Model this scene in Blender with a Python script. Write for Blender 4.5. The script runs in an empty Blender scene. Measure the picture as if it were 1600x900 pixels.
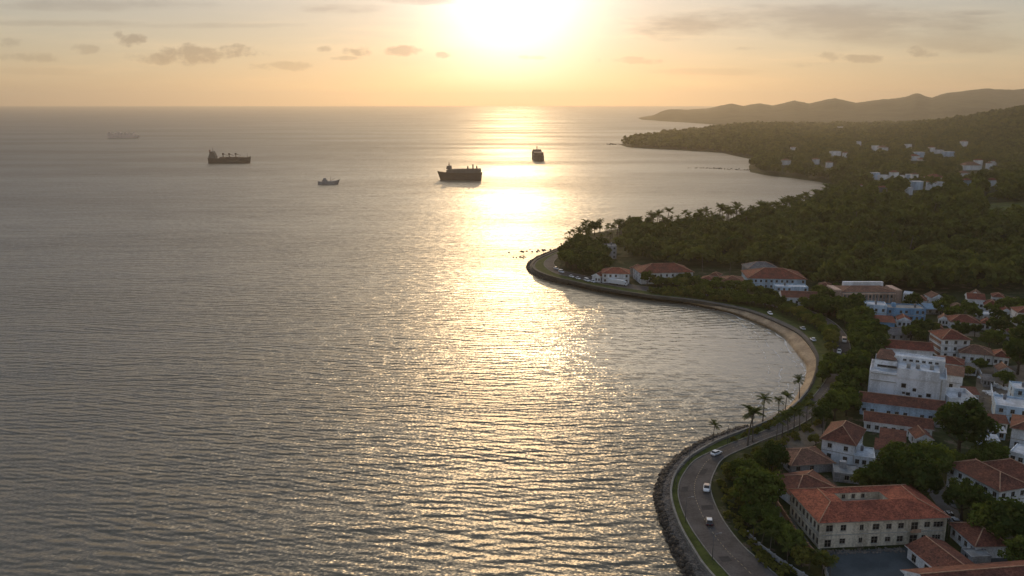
AIR=1.3; DUST=0.25; GLOW_W=4.9; GLOW_A=11.5; GLOW_B=0.3; GLOW_C=82.0; SKY_TINT=(0.54,0.54,0.80); SKY_STR=0.068
GLOW_COL=(1.0,0.96,1.0)
VEIL=(3.3,2.9,2.2); VEIL_HIGH=(2.7,3.55,4.7)
SUN_STR=0.8; SUN_COL=(1.0,0.66,0.33)
HAZE_COL=(1.0,0.88,0.70); HAZE_D=7.5e-5; HAZE_G=0.62
W_SEA=0.19; W_SWELL=0.32; W_CHOP=0.6; W_RIP=0.9; W_RIPX=1.5; W_ROUGH=0.36; W_ROUGH_FAR=0.52; WATER=(0.17,0.14,0.092)
EXPOSURE=0.0
import bpy, math, random
import numpy as np
R = math.radians
rng = np.random.default_rng(7)
random.seed(7)
scene = bpy.context.scene
COL = scene.collection

# ------------------------------------------------------------------ camera
CAMH = 110.0
FPX = 1300.0
HROW = 159.0
PITCH = math.atan((450 - HROW) / FPX)
cam_data = bpy.data.cameras.new("camera")
cam = bpy.data.objects.new("camera", cam_data)
COL.objects.link(cam)
cam.location = (0, 0, CAMH)
cam.rotation_euler = (math.pi / 2 - PITCH, 0, 0)
cam_data.sensor_width = 36
cam_data.lens = 36 * FPX / 1600
cam_data.clip_start = 1
cam_data.clip_end = 120000
scene.camera = cam
CP, SP = math.cos(PITCH), math.sin(PITCH)

def ray(px, py):
    a = (px - 800) / FPX; b = (450 - py) / FPX
    return np.array([a, CP + b * SP, -SP + b * CP])

def G(px, py, z=3.0):
    """point of the ground level z seen at a place of the photograph"""
    d = ray(px, py)
    t = (z - CAMH) / d[2]
    return np.array([d[0] * t, d[1] * t, z])

def to_px(x, y, z):
    zc = y * CP - (z - CAMH) * SP
    yc = y * SP + (z - CAMH) * CP
    return 800 + FPX * x / zc, 450 - FPX * yc / zc

# ------------------------------------------------------------------ node helpers
def new_mat(name):
    m = bpy.data.materials.new(name)
    m.use_nodes = True
    nt = m.node_tree
    nt.nodes.clear()
    out = nt.nodes.new("ShaderNodeOutputMaterial")
    return m, nt, out

class NT:
    """short-hand for wiring nodes"""
    def __init__(s, nt): s.nt = nt
    def n(s, typ, **kw):
        nd = s.nt.nodes.new(typ)
        for k, v in kw.items(): setattr(nd, k, v)
        return nd
    def link(s, a, b): s.nt.links.new(a, b)
    def val(s, sock, v):
        if hasattr(v, "is_linked") or hasattr(v, "links"): s.link(v, sock)
        else: sock.default_value = v
    def math(s, op, a, b=0.0, c=0.0, clamp=False):
        nd = s.n("ShaderNodeMath", operation=op); nd.use_clamp = clamp
        for i, v in enumerate((a, b, c)): s.val(nd.inputs[i], v)
        return nd.outputs[0]
    def noise(s, vec, scale, detail=2.0, rough=0.5):
        nd = s.n("ShaderNodeTexNoise")
        if vec is not None: s.link(vec, nd.inputs["Vector"])
        nd.inputs["Scale"].default_value = scale
        nd.inputs["Detail"].default_value = detail
        nd.inputs["Roughness"].default_value = rough
        return nd.outputs["Fac"]
    def mapping(s, vec, scale=(1, 1, 1), rot=(0, 0, 0), loc=(0, 0, 0)):
        nd = s.n("ShaderNodeMapping")
        s.link(vec, nd.inputs["Vector"])
        nd.inputs["Scale"].default_value = scale
        nd.inputs["Rotation"].default_value = rot
        nd.inputs["Location"].default_value = loc
        return nd.outputs[0]
    def ramp(s, fac, lo, hi, a=0.0, b=1.0):
        nd = s.n("ShaderNodeMapRange"); nd.interpolation_type = "SMOOTHSTEP"
        s.val(nd.inputs[0], fac)
        for i, v in enumerate((lo, hi, a, b)): s.val(nd.inputs[1 + i], v)
        return nd.outputs[0]
    def mix(s, fac, a, b):
        nd = s.n("ShaderNodeMix", data_type="RGBA")
        s.val(nd.inputs[0], fac)
        for sock, v in ((nd.inputs[6], a), (nd.inputs[7], b)):
            if isinstance(v, (tuple, list)): sock.default_value = (*v[:3], 1)
            else: s.link(v, sock)
        return nd.outputs[2]

def simple_mat(name, col, rough=0.8, var=0.25, scale=0.6, spec=0.3, metallic=0.0, col2=None, fine=6.0, streak=False, bump=0.0, rnd=0.0):
    m, nt, out = new_mat(name)
    t = NT(nt)
    tc = t.n("ShaderNodeTexCoord")
    vec = tc.outputs["Object"]
    if rnd:
        oi = t.n("ShaderNodeObjectInfo")
    b = t.n("ShaderNodeBsdfPrincipled")
    b.inputs["Roughness"].default_value = rough
    b.inputs["Metallic"].default_value = metallic
    b.inputs["Specular IOR Level"].default_value = spec
    v2 = t.mapping(vec, (1, 1, 0.18)) if streak else vec
    n1 = t.noise(v2, scale, 5, 0.65)
    n2 = t.noise(vec, fine, 3, 0.6)
    f = t.math("ADD", t.math("MULTIPLY", n1, 0.65), t.math("MULTIPLY", n2, 0.35))
    f = t.ramp(f, 0.40, 0.60) if streak else t.ramp(f, 0.36, 0.64)
    dark = col2 if col2 else tuple(c * (1 - var) for c in col)
    lite = tuple(min(1, c * (1 + var * 0.35)) for c in col)
    c = t.mix(f, dark, lite)
    if rnd:
        k = t.math("MULTIPLY_ADD", oi.outputs["Random"], rnd, 1 - rnd / 2)
        vm = t.n("ShaderNodeVectorMath", operation="SCALE")
        t.link(c, vm.inputs[0]); t.link(k, vm.inputs[3])
        c = vm.outputs[0]
    t.link(c, b.inputs["Base Color"])
    if bump:
        bp = t.n("ShaderNodeBump")
        bp.inputs["Strength"].default_value = 0.6
        bp.inputs["Distance"].default_value = bump
        t.link(n2, bp.inputs["Height"])
        t.link(bp.outputs[0], b.inputs["Normal"])
    t.link(b.outputs[0], out.inputs[0])
    return m

def roof_mat(name, col, col2, scale=0.9):
    """clay tiles: fine courses running across the slope plus lichen patches"""
    m, nt, out = new_mat(name)
    t = NT(nt)
    tc = t.n("ShaderNodeTexCoord"); vec = tc.outputs["Object"]
    b = t.n("ShaderNodeBsdfPrincipled")
    b.inputs["Roughness"].default_value = 0.85
    b.inputs["Specular IOR Level"].default_value = 0.2
    n1 = t.noise(vec, scale * 0.35, 5, 0.7)
    n2 = t.noise(vec, scale * 4, 3, 0.7)
    vo = t.n("ShaderNodeTexVoronoi"); t.link(vec, vo.inputs["Vector"]); vo.inputs["Scale"].default_value = 2.6
    sep = t.n("ShaderNodeSeparateColor"); t.link(vo.outputs["Color"], sep.inputs[0])
    f = t.math("ADD", t.math("MULTIPLY", n1, 0.55), t.math("MULTIPLY", n2, 0.45))
    f = t.ramp(f, 0.40, 0.60)
    c = t.mix(f, col2, col)
    k = t.math("MULTIPLY_ADD", sep.outputs[0], 0.7, 0.62)
    vm = t.n("ShaderNodeVectorMath", operation="SCALE")
    t.link(c, vm.inputs[0]); t.link(k, vm.inputs[3])
    t.link(vm.outputs[0], b.inputs["Base Color"])
    wv = t.n("ShaderNodeTexWave", wave_type="BANDS", bands_direction="DIAGONAL")
    t.link(vec, wv.inputs["Vector"]); wv.inputs["Scale"].default_value = 1.4; wv.inputs["Distortion"].default_value = 0.6
    bp = t.n("ShaderNodeBump"); bp.inputs["Strength"].default_value = 0.5; bp.inputs["Distance"].default_value = 0.1
    t.link(t.math("ADD", wv.outputs["Fac"], n2), bp.inputs["Height"])
    t.link(bp.outputs[0], b.inputs["Normal"])
    t.link(b.outputs[0], out.inputs[0])
    return m

# ------------------------------------------------------------------ object helpers
def tag(o, label=None, cat=None, group=None, kind=None):
    if label: o["label"] = label
    if cat: o["category"] = cat
    if group: o["group"] = group
    if kind: o["kind"] = kind
    return o

def empty(name, loc, rz=0.0, parent=None):
    o = bpy.data.objects.new(name, None)
    COL.objects.link(o)
    o.location = loc; o.rotation_euler = (0, 0, rz); o.parent = parent
    o.empty_display_size = 0.5
    return o

def mesh_np(name, verts, faces, mats, tint=None, smooth=False):
    """faces: (n,4) or (n,3) int array"""
    me = bpy.data.meshes.new(name)
    verts = np.asarray(verts, np.float32); faces = np.asarray(faces, np.int32)
    k = faces.shape[1]
    me.vertices.add(len(verts)); me.vertices.foreach_set("co", verts.ravel())
    me.loops.add(faces.size); me.loops.foreach_set("vertex_index", faces.ravel())
    me.polygons.add(len(faces))
    me.polygons.foreach_set("loop_start", np.arange(0, faces.size, k, dtype=np.int32))
    me.polygons.foreach_set("loop_total", np.full(len(faces), k, np.int32))
    if smooth: me.polygons.foreach_set("use_smooth", np.ones(len(faces), bool))
    for m in mats: me.materials.append(m)
    if tint is not None:
        at = me.attributes.new("tint", "FLOAT", "FACE")
        at.data.foreach_set("value", np.asarray(tint, np.float32))
    me.update(calc_edges=True)
    return me

def link_mesh(name, me, parent=None, loc=(0, 0, 0), rz=0.0):
    o = bpy.data.objects.new(name, me)
    COL.objects.link(o)
    o.parent = parent; o.location = loc; o.rotation_euler = (0, 0, rz)
    return o

class MB:
    """collects polygons of one mesh"""
    def __init__(s): s.v = []; s.f = []; s.m = []; s.sm = []
    def poly(s, pts, mi=0, smooth=False):
        i = len(s.v); s.v += [tuple(float(c) for c in p) for p in pts]
        s.f.append(tuple(range(i, i + len(pts)))); s.m.append(mi); s.sm.append(smooth)
    def box(s, x0, y0, z0, x1, y1, z1, mi=0):
        i = len(s.v)
        s.v += [(x0, y0, z0), (x1, y0, z0), (x1, y1, z0), (x0, y1, z0), (x0, y0, z1), (x1, y0, z1), (x1, y1, z1), (x0, y1, z1)]
        for f in ((0, 3, 2, 1), (4, 5, 6, 7), (0, 1, 5, 4), (1, 2, 6, 5), (2, 3, 7, 6), (3, 0, 4, 7)):
            s.f.append(tuple(i + k for k in f)); s.m.append(mi); s.sm.append(False)
    def tube(s, pts, rad, n=6, mi=0, cap=True):
        pts = [np.array(p, float) for p in pts]
        if not hasattr(rad, "__len__"): rad = [rad] * len(pts)
        i0 = len(s.v)
        for j, p in enumerate(pts):
            d = pts[min(j + 1, len(pts) - 1)] - pts[max(j - 1, 0)]
            d /= (np.linalg.norm(d) + 1e-9)
            a = np.cross(d, (0, 0, 1.0)) if abs(d[2]) < 0.9 else np.cross(d, (1.0, 0, 0))
            a /= np.linalg.norm(a); b = np.cross(d, a)
            for q in range(n):
                th = 2 * math.pi * q / n
                s.v.append(tuple(p + rad[j] * (a * math.cos(th) + b * math.sin(th))))
        for j in range(len(pts) - 1):
            for q in range(n):
                r = i0 + j * n
                s.f.append((r + q, r + (q + 1) % n, r + n + (q + 1) % n, r + n + q)); s.m.append(mi); s.sm.append(True)
        if cap:
            s.f.append(tuple(i0 + q for q in reversed(range(n)))); s.m.append(mi); s.sm.append(False)
            r = i0 + (len(pts) - 1) * n
            s.f.append(tuple(r + q for q in range(n))); s.m.append(mi); s.sm.append(False)
    def mesh(s, name, mats):
        me = bpy.data.meshes.new(name)
        me.from_pydata(s.v, [], s.f)
        if not isinstance(mats, (list, tuple)): mats = [mats]
        for m in mats: me.materials.append(m)
        me.polygons.foreach_set("material_index", s.m)
        me.polygons.foreach_set("use_smooth", s.sm)
        me.update()
        return me
    def build(s, name, mats, parent=None, loc=(0, 0, 0), rz=0.0):
        return link_mesh(name, s.mesh(name, mats), parent, loc, rz)

def sstep(a, b, x):
    t = np.clip((np.asarray(x, float) - a) / (b - a), 0, 1)
    return t * t * (3 - 2 * t)

def vnoise(x, y, seed=0):
    """smooth value noise, -1..1"""
    x = np.asarray(x, float); y = np.asarray(y, float)
    xi = np.floor(x).astype(np.int64); yi = np.floor(y).astype(np.int64)
    fx = x - xi; fy = y - yi
    fx = fx * fx * (3 - 2 * fx); fy = fy * fy * (3 - 2 * fy)
    def h(a, b):
        n = (a * 374761393 + b * 668265263 + seed * 974634) & 0x7fffffff
        n = ((n ^ (n >> 13)) * 1274126177) & 0x7fffffff
        return ((n ^ (n >> 16)) & 0xffff) / 32767.5 - 1
    return (h(xi, yi) * (1 - fx) + h(xi + 1, yi) * fx) * (1 - fy) + (h(xi, yi + 1) * (1 - fx) + h(xi + 1, yi + 1) * fx) * fy

def fbm(x, y, seed=0, oct=4):
    a = 0; w = 1; s = 0
    for i in range(oct):
        a = a + w * vnoise(x * 2 ** i, y * 2 ** i, seed + i); s += w; w *= 0.5
    return a / s

# ------------------------------------------------------------------ sky, sun, air
SUN_EL = 10.0
GLOW_EL = 6.5
world = bpy.data.worlds.new("World")
scene.world = world
world.use_nodes = True
nt = world.node_tree
nt.nodes.clear()
t = NT(nt)
wout = t.n("ShaderNodeOutputWorld")
bg = t.n("ShaderNodeBackground")
sky = t.n("ShaderNodeTexSky", sky_type="NISHITA")
sky.sun_disc = False
sky.sun_elevation = R(SUN_EL)
sky.sun_rotation = 0.0
sky.altitude = 100
sky.air_density = AIR
sky.dust_density = DUST
sky.ozone_density = 1.0
tc = t.n("ShaderNodeTexCoord")
sep = t.n("ShaderNodeSeparateXYZ"); t.link(tc.outputs["Generated"], sep.inputs[0])
yy = t.math("MAXIMUM", sep.outputs[1], 0.05)
zz = t.math("MAXIMUM", sep.outputs[2], 0.004)
skv = t.n("ShaderNodeCombineXYZ"); t.link(sep.outputs[0], skv.inputs[0]); t.link(sep.outputs[1], skv.inputs[1]); t.link(zz, skv.inputs[2]); t.link(skv.outputs[0], sky.inputs[0])
U = t.math("DIVIDE", sep.outputs[0], yy)
V = t.math("DIVIDE", sep.outputs[2], yy)
comb = t.n("ShaderNodeCombineXYZ"); t.link(U, comb.inputs[0]); t.link(V, comb.inputs[1])
uv = comb.outputs[0]
puff = t.noise(t.mapping(uv, (1, 1.6, 1)), 34, 6, 0.62)
wisp = t.noise(t.mapping(uv, (1, 5, 1)), 9, 5, 0.6)
def cloud_list():
    # place in the sky, half width, half height (pixels of the photograph), strength, puffiness
    return [(202, 62, 30, 13, 1.0, 1), (186, 55, 12, 13, .8, 1), (318, 85, 105, 17, 1.0, 1), (250, 90, 66, 12, .8, 1), (440, 103, 66, 9, .65, 1), (130, 77, 28, 9, .6, 1), (38, 90, 70, 9, .6, 1), (15, 66, 22, 10, .55, 1),
            (508, 76, 15, 7, .8, 1), (562, 80, 32, 10, .95, 1), (540, 91, 32, 5, .7, 1), (628, 80, 40, 9, .9, 1), (693, 86, 20, 7, .8, 1), (832, 90, 26, 5, .6, 1),
            (1140, 40, 190, 26, 1.0, 0), (1330, 36, 330, 34, .8, 0), (1520, 19, 80, 7, .9, 0), (1470, 62, 240, 26, .55, 0), (545, 14, 95, 10, .8, 0), (660, 2, 80, 7, .9, 0), (1440, 82, 32, 12, .8, 1), (1345, 92, 38, 8, .8, 1), (1295, 88, 26, 10, .65, 1), (1530, 78, 34, 8, .55, 1), (985, 95, 60, 7, .5, 1), (1170, 76, 22, 4, .5, 1), (60, 36, 240, 7, .5, 0), (1250, 100, 60, 7, .4, 1), (120, 8, 260, 12, .55, 0), (330, 40, 200, 6, .45, 0), (1100, 112, 160, 7, .35, 0), (80, 112, 130, 8, .3, 0)]
total = None
for (cx, cy, a, b, st, pf) in cloud_list():
    d = ray(cx, cy); u0 = d[0] / d[1]; v0 = d[2] / d[1]
    du = t.math("MULTIPLY", t.math("SUBTRACT", U, u0), FPX / a)
    dv = t.math("MULTIPLY", t.math("SUBTRACT", V, v0), FPX / b)
    r2 = t.math("ADD", t.math("MULTIPLY", du, du), t.math("MULTIPLY", dv, dv))
    e = t.math("MULTIPLY_ADD", puff if pf else wisp, 3.4 if pf else 2.6, t.math("MULTIPLY_ADD", r2, -0.9, -1.0 if pf else -0.55))
    mk = t.ramp(e, 0.0, 0.75 if pf else 1.0, 0.0, st)
    total = mk if total is None else t.math("MAXIMUM", total, mk)
front = t.ramp(sep.outputs[1], 0.1, 0.4)
total = t.math("MULTIPLY", total, front)
# thin high streaks over the whole sky
cir = t.noise(t.mapping(uv, (1, 9, 1), loc=(3, 1, 0)), 4.0, 6, 0.6)
cirm = t.math("MULTIPLY", t.ramp(cir, 0.45, 0.72), t.math("MULTIPLY", front, 0.55))
# brightening round the sun: forward scattering by thin cloud
dot = t.n("ShaderNodeVectorMath", operation="DOT_PRODUCT")
t.link(tc.outputs["Generated"], dot.inputs[0])
dot.inputs[1].default_value = (0, math.cos(R(GLOW_EL)), math.sin(R(GLOW_EL)))
ang = t.math("ARCCOSINE", t.math("MINIMUM", dot.outputs["Value"], 0.999999))
g1 = t.math("EXPONENT", t.math("MULTIPLY", t.math("POWER", t.math("DIVIDE", ang, R(GLOW_W)), 2.0), -1.0))
g2 = t.math("EXPONENT", t.math("MULTIPLY", ang, -1.0 / R(13.0)))
glow = t.math("ADD", t.math("MULTIPLY", g1, GLOW_A), t.math("MULTIPLY", g2, GLOW_B))
# added glow lobe above the sun, out of view, warms the water reflections
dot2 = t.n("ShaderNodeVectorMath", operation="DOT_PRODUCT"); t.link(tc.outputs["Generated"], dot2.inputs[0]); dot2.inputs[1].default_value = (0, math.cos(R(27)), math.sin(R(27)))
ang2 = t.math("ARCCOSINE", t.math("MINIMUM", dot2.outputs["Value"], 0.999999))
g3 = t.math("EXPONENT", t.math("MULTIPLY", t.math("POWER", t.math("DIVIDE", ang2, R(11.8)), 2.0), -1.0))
fill_lobe = t.n("ShaderNodeVectorMath", operation="SCALE"); fill_lobe.inputs[0].default_value = (1.0, 0.81, 0.53); t.link(t.math("MULTIPLY", g3, GLOW_C), fill_lobe.inputs[3])
gcol = t.n("ShaderNodeVectorMath", operation="SCALE"); gcol.inputs[0].default_value = GLOW_COL; t.link(glow, gcol.inputs[3])
tint = t.n("ShaderNodeVectorMath", operation="MULTIPLY"); t.link(sky.outputs[0], tint.inputs[0]); tint.inputs[1].default_value = SKY_TINT
addn = t.n("ShaderNodeVectorMath", operation="ADD"); t.link(tint.outputs[0], addn.inputs[0])
adg = t.n("ShaderNodeVectorMath", operation="ADD"); t.link(gcol.outputs[0], adg.inputs[0]); t.link(fill_lobe.outputs[0], adg.inputs[1]); t.link(adg.outputs[0], addn.inputs[1])
# thin veil of high cloud over the whole sky
veil = t.n("ShaderNodeVectorMath", operation="ADD"); t.link(addn.outputs[0], veil.inputs[0]); t.link(t.mix(t.ramp(sep.outputs[2], 0.08, 0.6), VEIL, VEIL_HIGH), veil.inputs[1])
addn = veil
dim = t.n("ShaderNodeVectorMath", operation="MULTIPLY"); t.link(addn.outputs[0], dim.inputs[0]); dim.inputs[1].default_value = (0.70, 0.665, 0.665)
brt = t.n("ShaderNodeVectorMath", operation="MULTIPLY"); t.link(addn.outputs[0], brt.inputs[0]); brt.inputs[1].default_value = (1.22, 1.16, 1.10)
c1 = t.mix(cirm, addn.outputs[0], brt.outputs[0])
c2 = t.mix(total, c1, dim.outputs[0])
t.link(c2, bg.inputs[0])
bg.inputs[1].default_value = SKY_STR
t.link(bg.outputs[0], wout.inputs[0])

sl = bpy.data.lights.new("sun", "SUN")
sl.energy = SUN_STR; sl.angle = R(0.5); sl.color = SUN_COL
sun = bpy.data.objects.new("sun", sl)
COL.objects.link(sun)
sun.rotation_euler = (-(math.pi / 2 - R(SUN_EL)), 0, 0)
sun.location = (0, 0, 400)

HB = dict(x0=-20000, x1=21000, y0=-1500, y1=22100, z0=-9, z1=330)
hz = MB(); hz.box(HB["x0"], HB["y0"], HB["z0"], HB["x1"], HB["y1"], HB["z1"])
m, nt, out = new_mat("haze_air"); t = NT(nt)
pv = t.n("ShaderNodeVolumePrincipled")
pv.inputs["Color"].default_value = (*HAZE_COL, 1)
pv.inputs["Density"].default_value = HAZE_D
pv.inputs["Anisotropy"].default_value = HAZE_G
t.link(pv.outputs[0], out.inputs["Volume"])
tag(hz.build("haze", m), "warm evening haze over the whole bay", kind="stuff")

# ------------------------------------------------------------------ sea
m, nt, out = new_mat("sea_water"); t = NT(nt)
geo = t.n("ShaderNodeNewGeometry"); P = geo.outputs["Position"]
b = t.n("ShaderNodeBsdfPrincipled")
b.inputs["IOR"].default_value = 1.40
b.inputs["Specular IOR Level"].default_value = 0.5
bay = G(1190, 560, 0)
dv = t.n("ShaderNodeVectorMath", operation="DISTANCE"); t.link(P, dv.inputs[0]); dv.inputs[1].default_value = tuple(G(1230, 545, 0))
calm = t.ramp(dv.outputs["Value"], 25, 150, 0.22, 1.0)
patch = t.noise(t.mapping(P, (0.0016, 0.006, 1), (0, 0, R(4))), 1.0, 4, 0.55)
patch_f = t.ramp(patch, 0.32, 0.68, 0.86, 1.12)
amp = t.math("MULTIPLY", calm, patch_f)
warp = t.noise(t.mapping(P, (0.012, 0.012, 1)), 1.0, 2, 0.5)
wv = t.n("ShaderNodeCombineXYZ"); t.link(t.math("MULTIPLY", warp, 9.0), wv.inputs[1])
pw = t.n("ShaderNodeVectorMath", operation="ADD"); t.link(P, pw.inputs[0]); t.link(wv.outputs[0], pw.inputs[1])
PW = pw.outputs[0]
def wave(scale_x, scale_y, rot, seed, detail=2.0):
    return t.math("SUBTRACT", t.noise(t.mapping(PW, (scale_x, scale_y, 1), (0, 0, R(rot)), (seed, seed * 1.7, 0)), 1.0, detail, 0.5), 0.5)
sepW = t.n("ShaderNodeSeparateXYZ"); t.link(P, sepW.inputs[0])
ph1 = t.math("MULTIPLY", t.noise(t.mapping(P, (0.011, 0.020, 1)), 1.0, 3, 0.55), 26.0)
ph2 = t.math("MULTIPLY", t.noise(t.mapping(P, (0.030, 0.045, 1), loc=(9, 4, 0)), 1.0, 2, 0.5), 13.0)
grp1 = t.ramp(t.noise(t.mapping(P, (0.018, 0.05, 1), loc=(2, 7, 0)), 1.0, 2, 0.5), 0.30, 0.62, 0.35, 1.25)
grp2 = t.ramp(t.noise(t.mapping(P, (0.026, 0.07, 1), loc=(5, 1, 0)), 1.0, 2, 0.5), 0.32, 0.62, 0.3, 1.25)
sx = None; sy = None
for (lam, deg, amp_, ph, gr) in ((6.6, 4, 0.5, ph1, grp1), (4.6, -12, 0.68, ph2, grp2), (3.5, 11, 0.75, ph1, grp2), (2.7, -5, 0.72, ph2, grp1), (2.0, 18, 0.62, ph1, grp1)):
    kx = 2 * math.pi / lam * math.sin(R(deg)); ky = 2 * math.pi / lam * math.cos(R(deg))
    phase = t.math("ADD", t.math("MULTIPLY_ADD", sepW.outputs[0], kx, t.math("MULTIPLY", sepW.outputs[1], ky)), ph)
    sl_ = t.math("MULTIPLY", t.math("MULTIPLY", t.math("COSINE", phase), gr), amp_ * W_SEA)
    ay = t.math("MULTIPLY", sl_, math.cos(R(deg))); ax = t.math("MULTIPLY", sl_, math.sin(R(deg)))
    sy = ay if sy is None else t.math("ADD", sy, ay); sx = ax if sx is None else t.math("ADD", sx, ax)
sy = t.math("ADD", sy, t.math("MULTIPLY", wave(0.020, 0.09, -8, 3.1, 1.0), W_SWELL))
sy = t.math("ADD", sy, t.math("MULTIPLY", wave(0.24, 0.75, 8, 11.7), W_CHOP))
sy = t.math("ADD", sy, t.math("MULTIPLY", wave(0.9, 1.9, 14, 21.9), W_RIP))
sx = t.math("ADD", sx, t.math("MULTIPLY", wave(0.16, 0.30, 24, 33.3), W_CHOP))
sx = t.math("ADD", sx, t.math("MULTIPLY", wave(1.1, 1.4, -20, 41.3), W_RIPX))
sxs = t.math("MULTIPLY", t.math("MULTIPLY", sx, amp), -1.0)
sys_ = t.math("MULTIPLY", t.math("MULTIPLY", sy, amp), -1.0)
nv = t.n("ShaderNodeCombineXYZ"); t.link(sxs, nv.inputs[0]); t.link(sys_, nv.inputs[1]); nv.inputs[2].default_value = 1.0
nn = t.n("ShaderNodeVectorMath", operation="NORMALIZE"); t.link(nv.outputs[0], nn.inputs[0])
t.link(nn.outputs[0], b.inputs["Normal"])
camd = t.n("ShaderNodeVectorMath", operation="LENGTH"); t.link(P, camd.inputs[0])
# ripples too small to model: the farther offshore, the rougher the open sea
t.val(b.inputs["Roughness"], t.math("MULTIPLY", amp, t.ramp(camd.outputs["Value"], 350, 2200, W_ROUGH, W_ROUGH_FAR)))
shal = t.ramp(dv.outputs["Value"], 40, 170, 1.0, 0.0)
t.link(t.mix(shal, WATER, (0.27, 0.235, 0.175)), b.inputs["Base Color"])
t.link(b.outputs[0], out.inputs[0])
sea = MB()
sea.poly([(-19800, -1400, 0), (20800, -1400, 0), (20800, 22000, 0), (-19800, 22000, 0)])
tag(sea.build("sea", m), "calm rippled sea with golden sun glitter", kind="structure")

# ------------------------------------------------------------------ land
# rows of the coast road, from below the camera round the bay to the tip of the point:
# water edge, top of stones, sea wall, path edge, road edge on the sea side, road edge on the land side
COAST = [((1330, 1180), (1350, 1165), (1385, 1150), (1389, 1149), (1410, 1140), (1510, 1110)), ((1210, 1060), (1232, 1050), (1262, 1040), (1266, 1039), (1285, 1033), (1372, 1010)),
    ((1120, 970), (1140, 960), (1163, 952), (1167, 951), (1186, 946), (1254, 932)), ((1068, 905), (1085, 898), (1106, 893), (1110, 892), (1128, 887), (1192, 880)),
    ((1045, 860), (1061, 858), (1082, 858), (1086, 858), (1102, 857), (1160, 852)), ((1033, 825), (1045, 824), (1062, 822), (1065, 822), (1077, 820), (1132, 816)),
    ((1022, 790), (1034, 789), (1050, 786), (1053, 786), (1062, 785), (1115, 782)), ((1022, 765), (1033, 764), (1049, 762), (1052, 762), (1060, 761), (1110, 758)),
    ((1034, 738), (1044, 738), (1057, 739), (1060, 739), (1069, 739), (1117, 736)), ((1058, 713), (1064, 714), (1078, 715), (1080.5, 715.5), (1089, 717), (1131, 716)),
    ((1098, 688), (1104, 689), (1117, 692), (1119, 692.5), (1134, 696), (1166, 699)), ((1138, 673.5), (1143, 675), (1151, 678), (1153, 678.5), (1168, 683), (1200, 685)),
    ((1165, 666), (1168, 667), (1173, 670), (1175, 670.5), (1190, 675), (1221, 677)), ((1192, 655), (1195, 656), (1200, 659), (1202, 659.5), (1213, 664), (1243, 667)),
    ((1222, 640), (1224, 641), (1229, 644), (1231, 644.5), (1240, 649), (1264, 655)), ((1238, 626), (1241, 627), (1247, 629), (1249, 629.5), (1257, 635), (1279, 642)),
    ((1248, 608), (1252, 609), (1262, 611), (1264, 612), (1272, 618), (1290, 627)), ((1256, 590), (1261, 591), (1271, 593), (1274, 593.5), (1286, 600), (1303, 608)),
    ((1256, 570), (1263, 570), (1276, 570), (1279, 570), (1297, 580), (1318, 588)), ((1240, 551), (1250, 551), (1272, 551), (1277, 549.5), (1303, 556), (1329, 560)),
    ((1218, 525), (1228, 525), (1250, 524), (1256, 520.5), (1297, 526), (1322, 524)), ((1183, 507), (1194, 507), (1218, 506.5), (1224, 502.5), (1271, 503), (1290, 496)),
    ((1142, 490), (1152, 490), (1175, 489), (1178, 485), (1213, 480), (1225, 472)), ((1093, 479), (1106, 479), (1131, 478.5), (1133, 474.5), (1145, 467), (1150, 459.5)),
    ((1065, 474), (1070, 472), (1078, 469.5), (1080, 466.5), (1083, 460), (1086, 453)), ((1012, 468), (1012.5, 464.5), (1013, 462), (1014, 460), (1016, 455.5), (1018, 449)),
    ((942, 458), (943, 454), (944, 451), (945, 449), (947, 444.5), (950, 438.5)), ((890, 447), (891.5, 443), (893, 440), (894, 438), (897, 434), (903, 428.5)),
    ((855, 440), (857.5, 435), (860, 432), (861.5, 430.5), (868, 427), (878, 422.5)), ((831, 430), (836, 426), (839, 424), (842, 422.5), (853, 418), (868, 416)),
    ((822, 419), (828, 417), (832, 416), (836, 415), (850, 411), (865, 410.5)), ((829, 407), (834, 406.6), (838, 406.5), (842, 406.5), (856, 404), (869, 404.5)),
    ((846, 398), (850, 398.5), (853, 399), (857, 399.5), (866, 398), (877, 399.5)), ((864, 391), (867, 392), (869, 392.5), (872, 393), (880, 392.5), (888, 394)),
    ((881, 384), (883, 385), (885, 385.5), (888, 386.5), (894, 387), (900, 389))]
SHORE_PX = [r[0] for r in COAST] + [(905, 368), (945, 361), (1000, 357), (1075, 355), (1150, 349), (1200, 341), (1250, 328),
    (1290, 316), (1302, 307), (1303, 300), (1302, 293), (1296, 289), (1280, 284), (1230, 277.5), (1195, 273.5), (1172, 269), (1170, 260), (1176, 249), (1150, 244), (1130, 239), (1060, 234.5), (1010, 232),
    (980, 230), (970, 226.5), (976, 222), (1000, 216), (1060, 209), (1105, 204), (1146, 198.5), (1120, 195), (1080, 192), (1040, 189.5), (1003, 187), (997, 184.5), (1010, 181.5), (1060, 178)]
shore = [G(px, py, 0)[:2] for px, py in SHORE_PX]
POLY = np.array(shore + [(15000, 14000), (15000, -1200), (900, -1200)])

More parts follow.
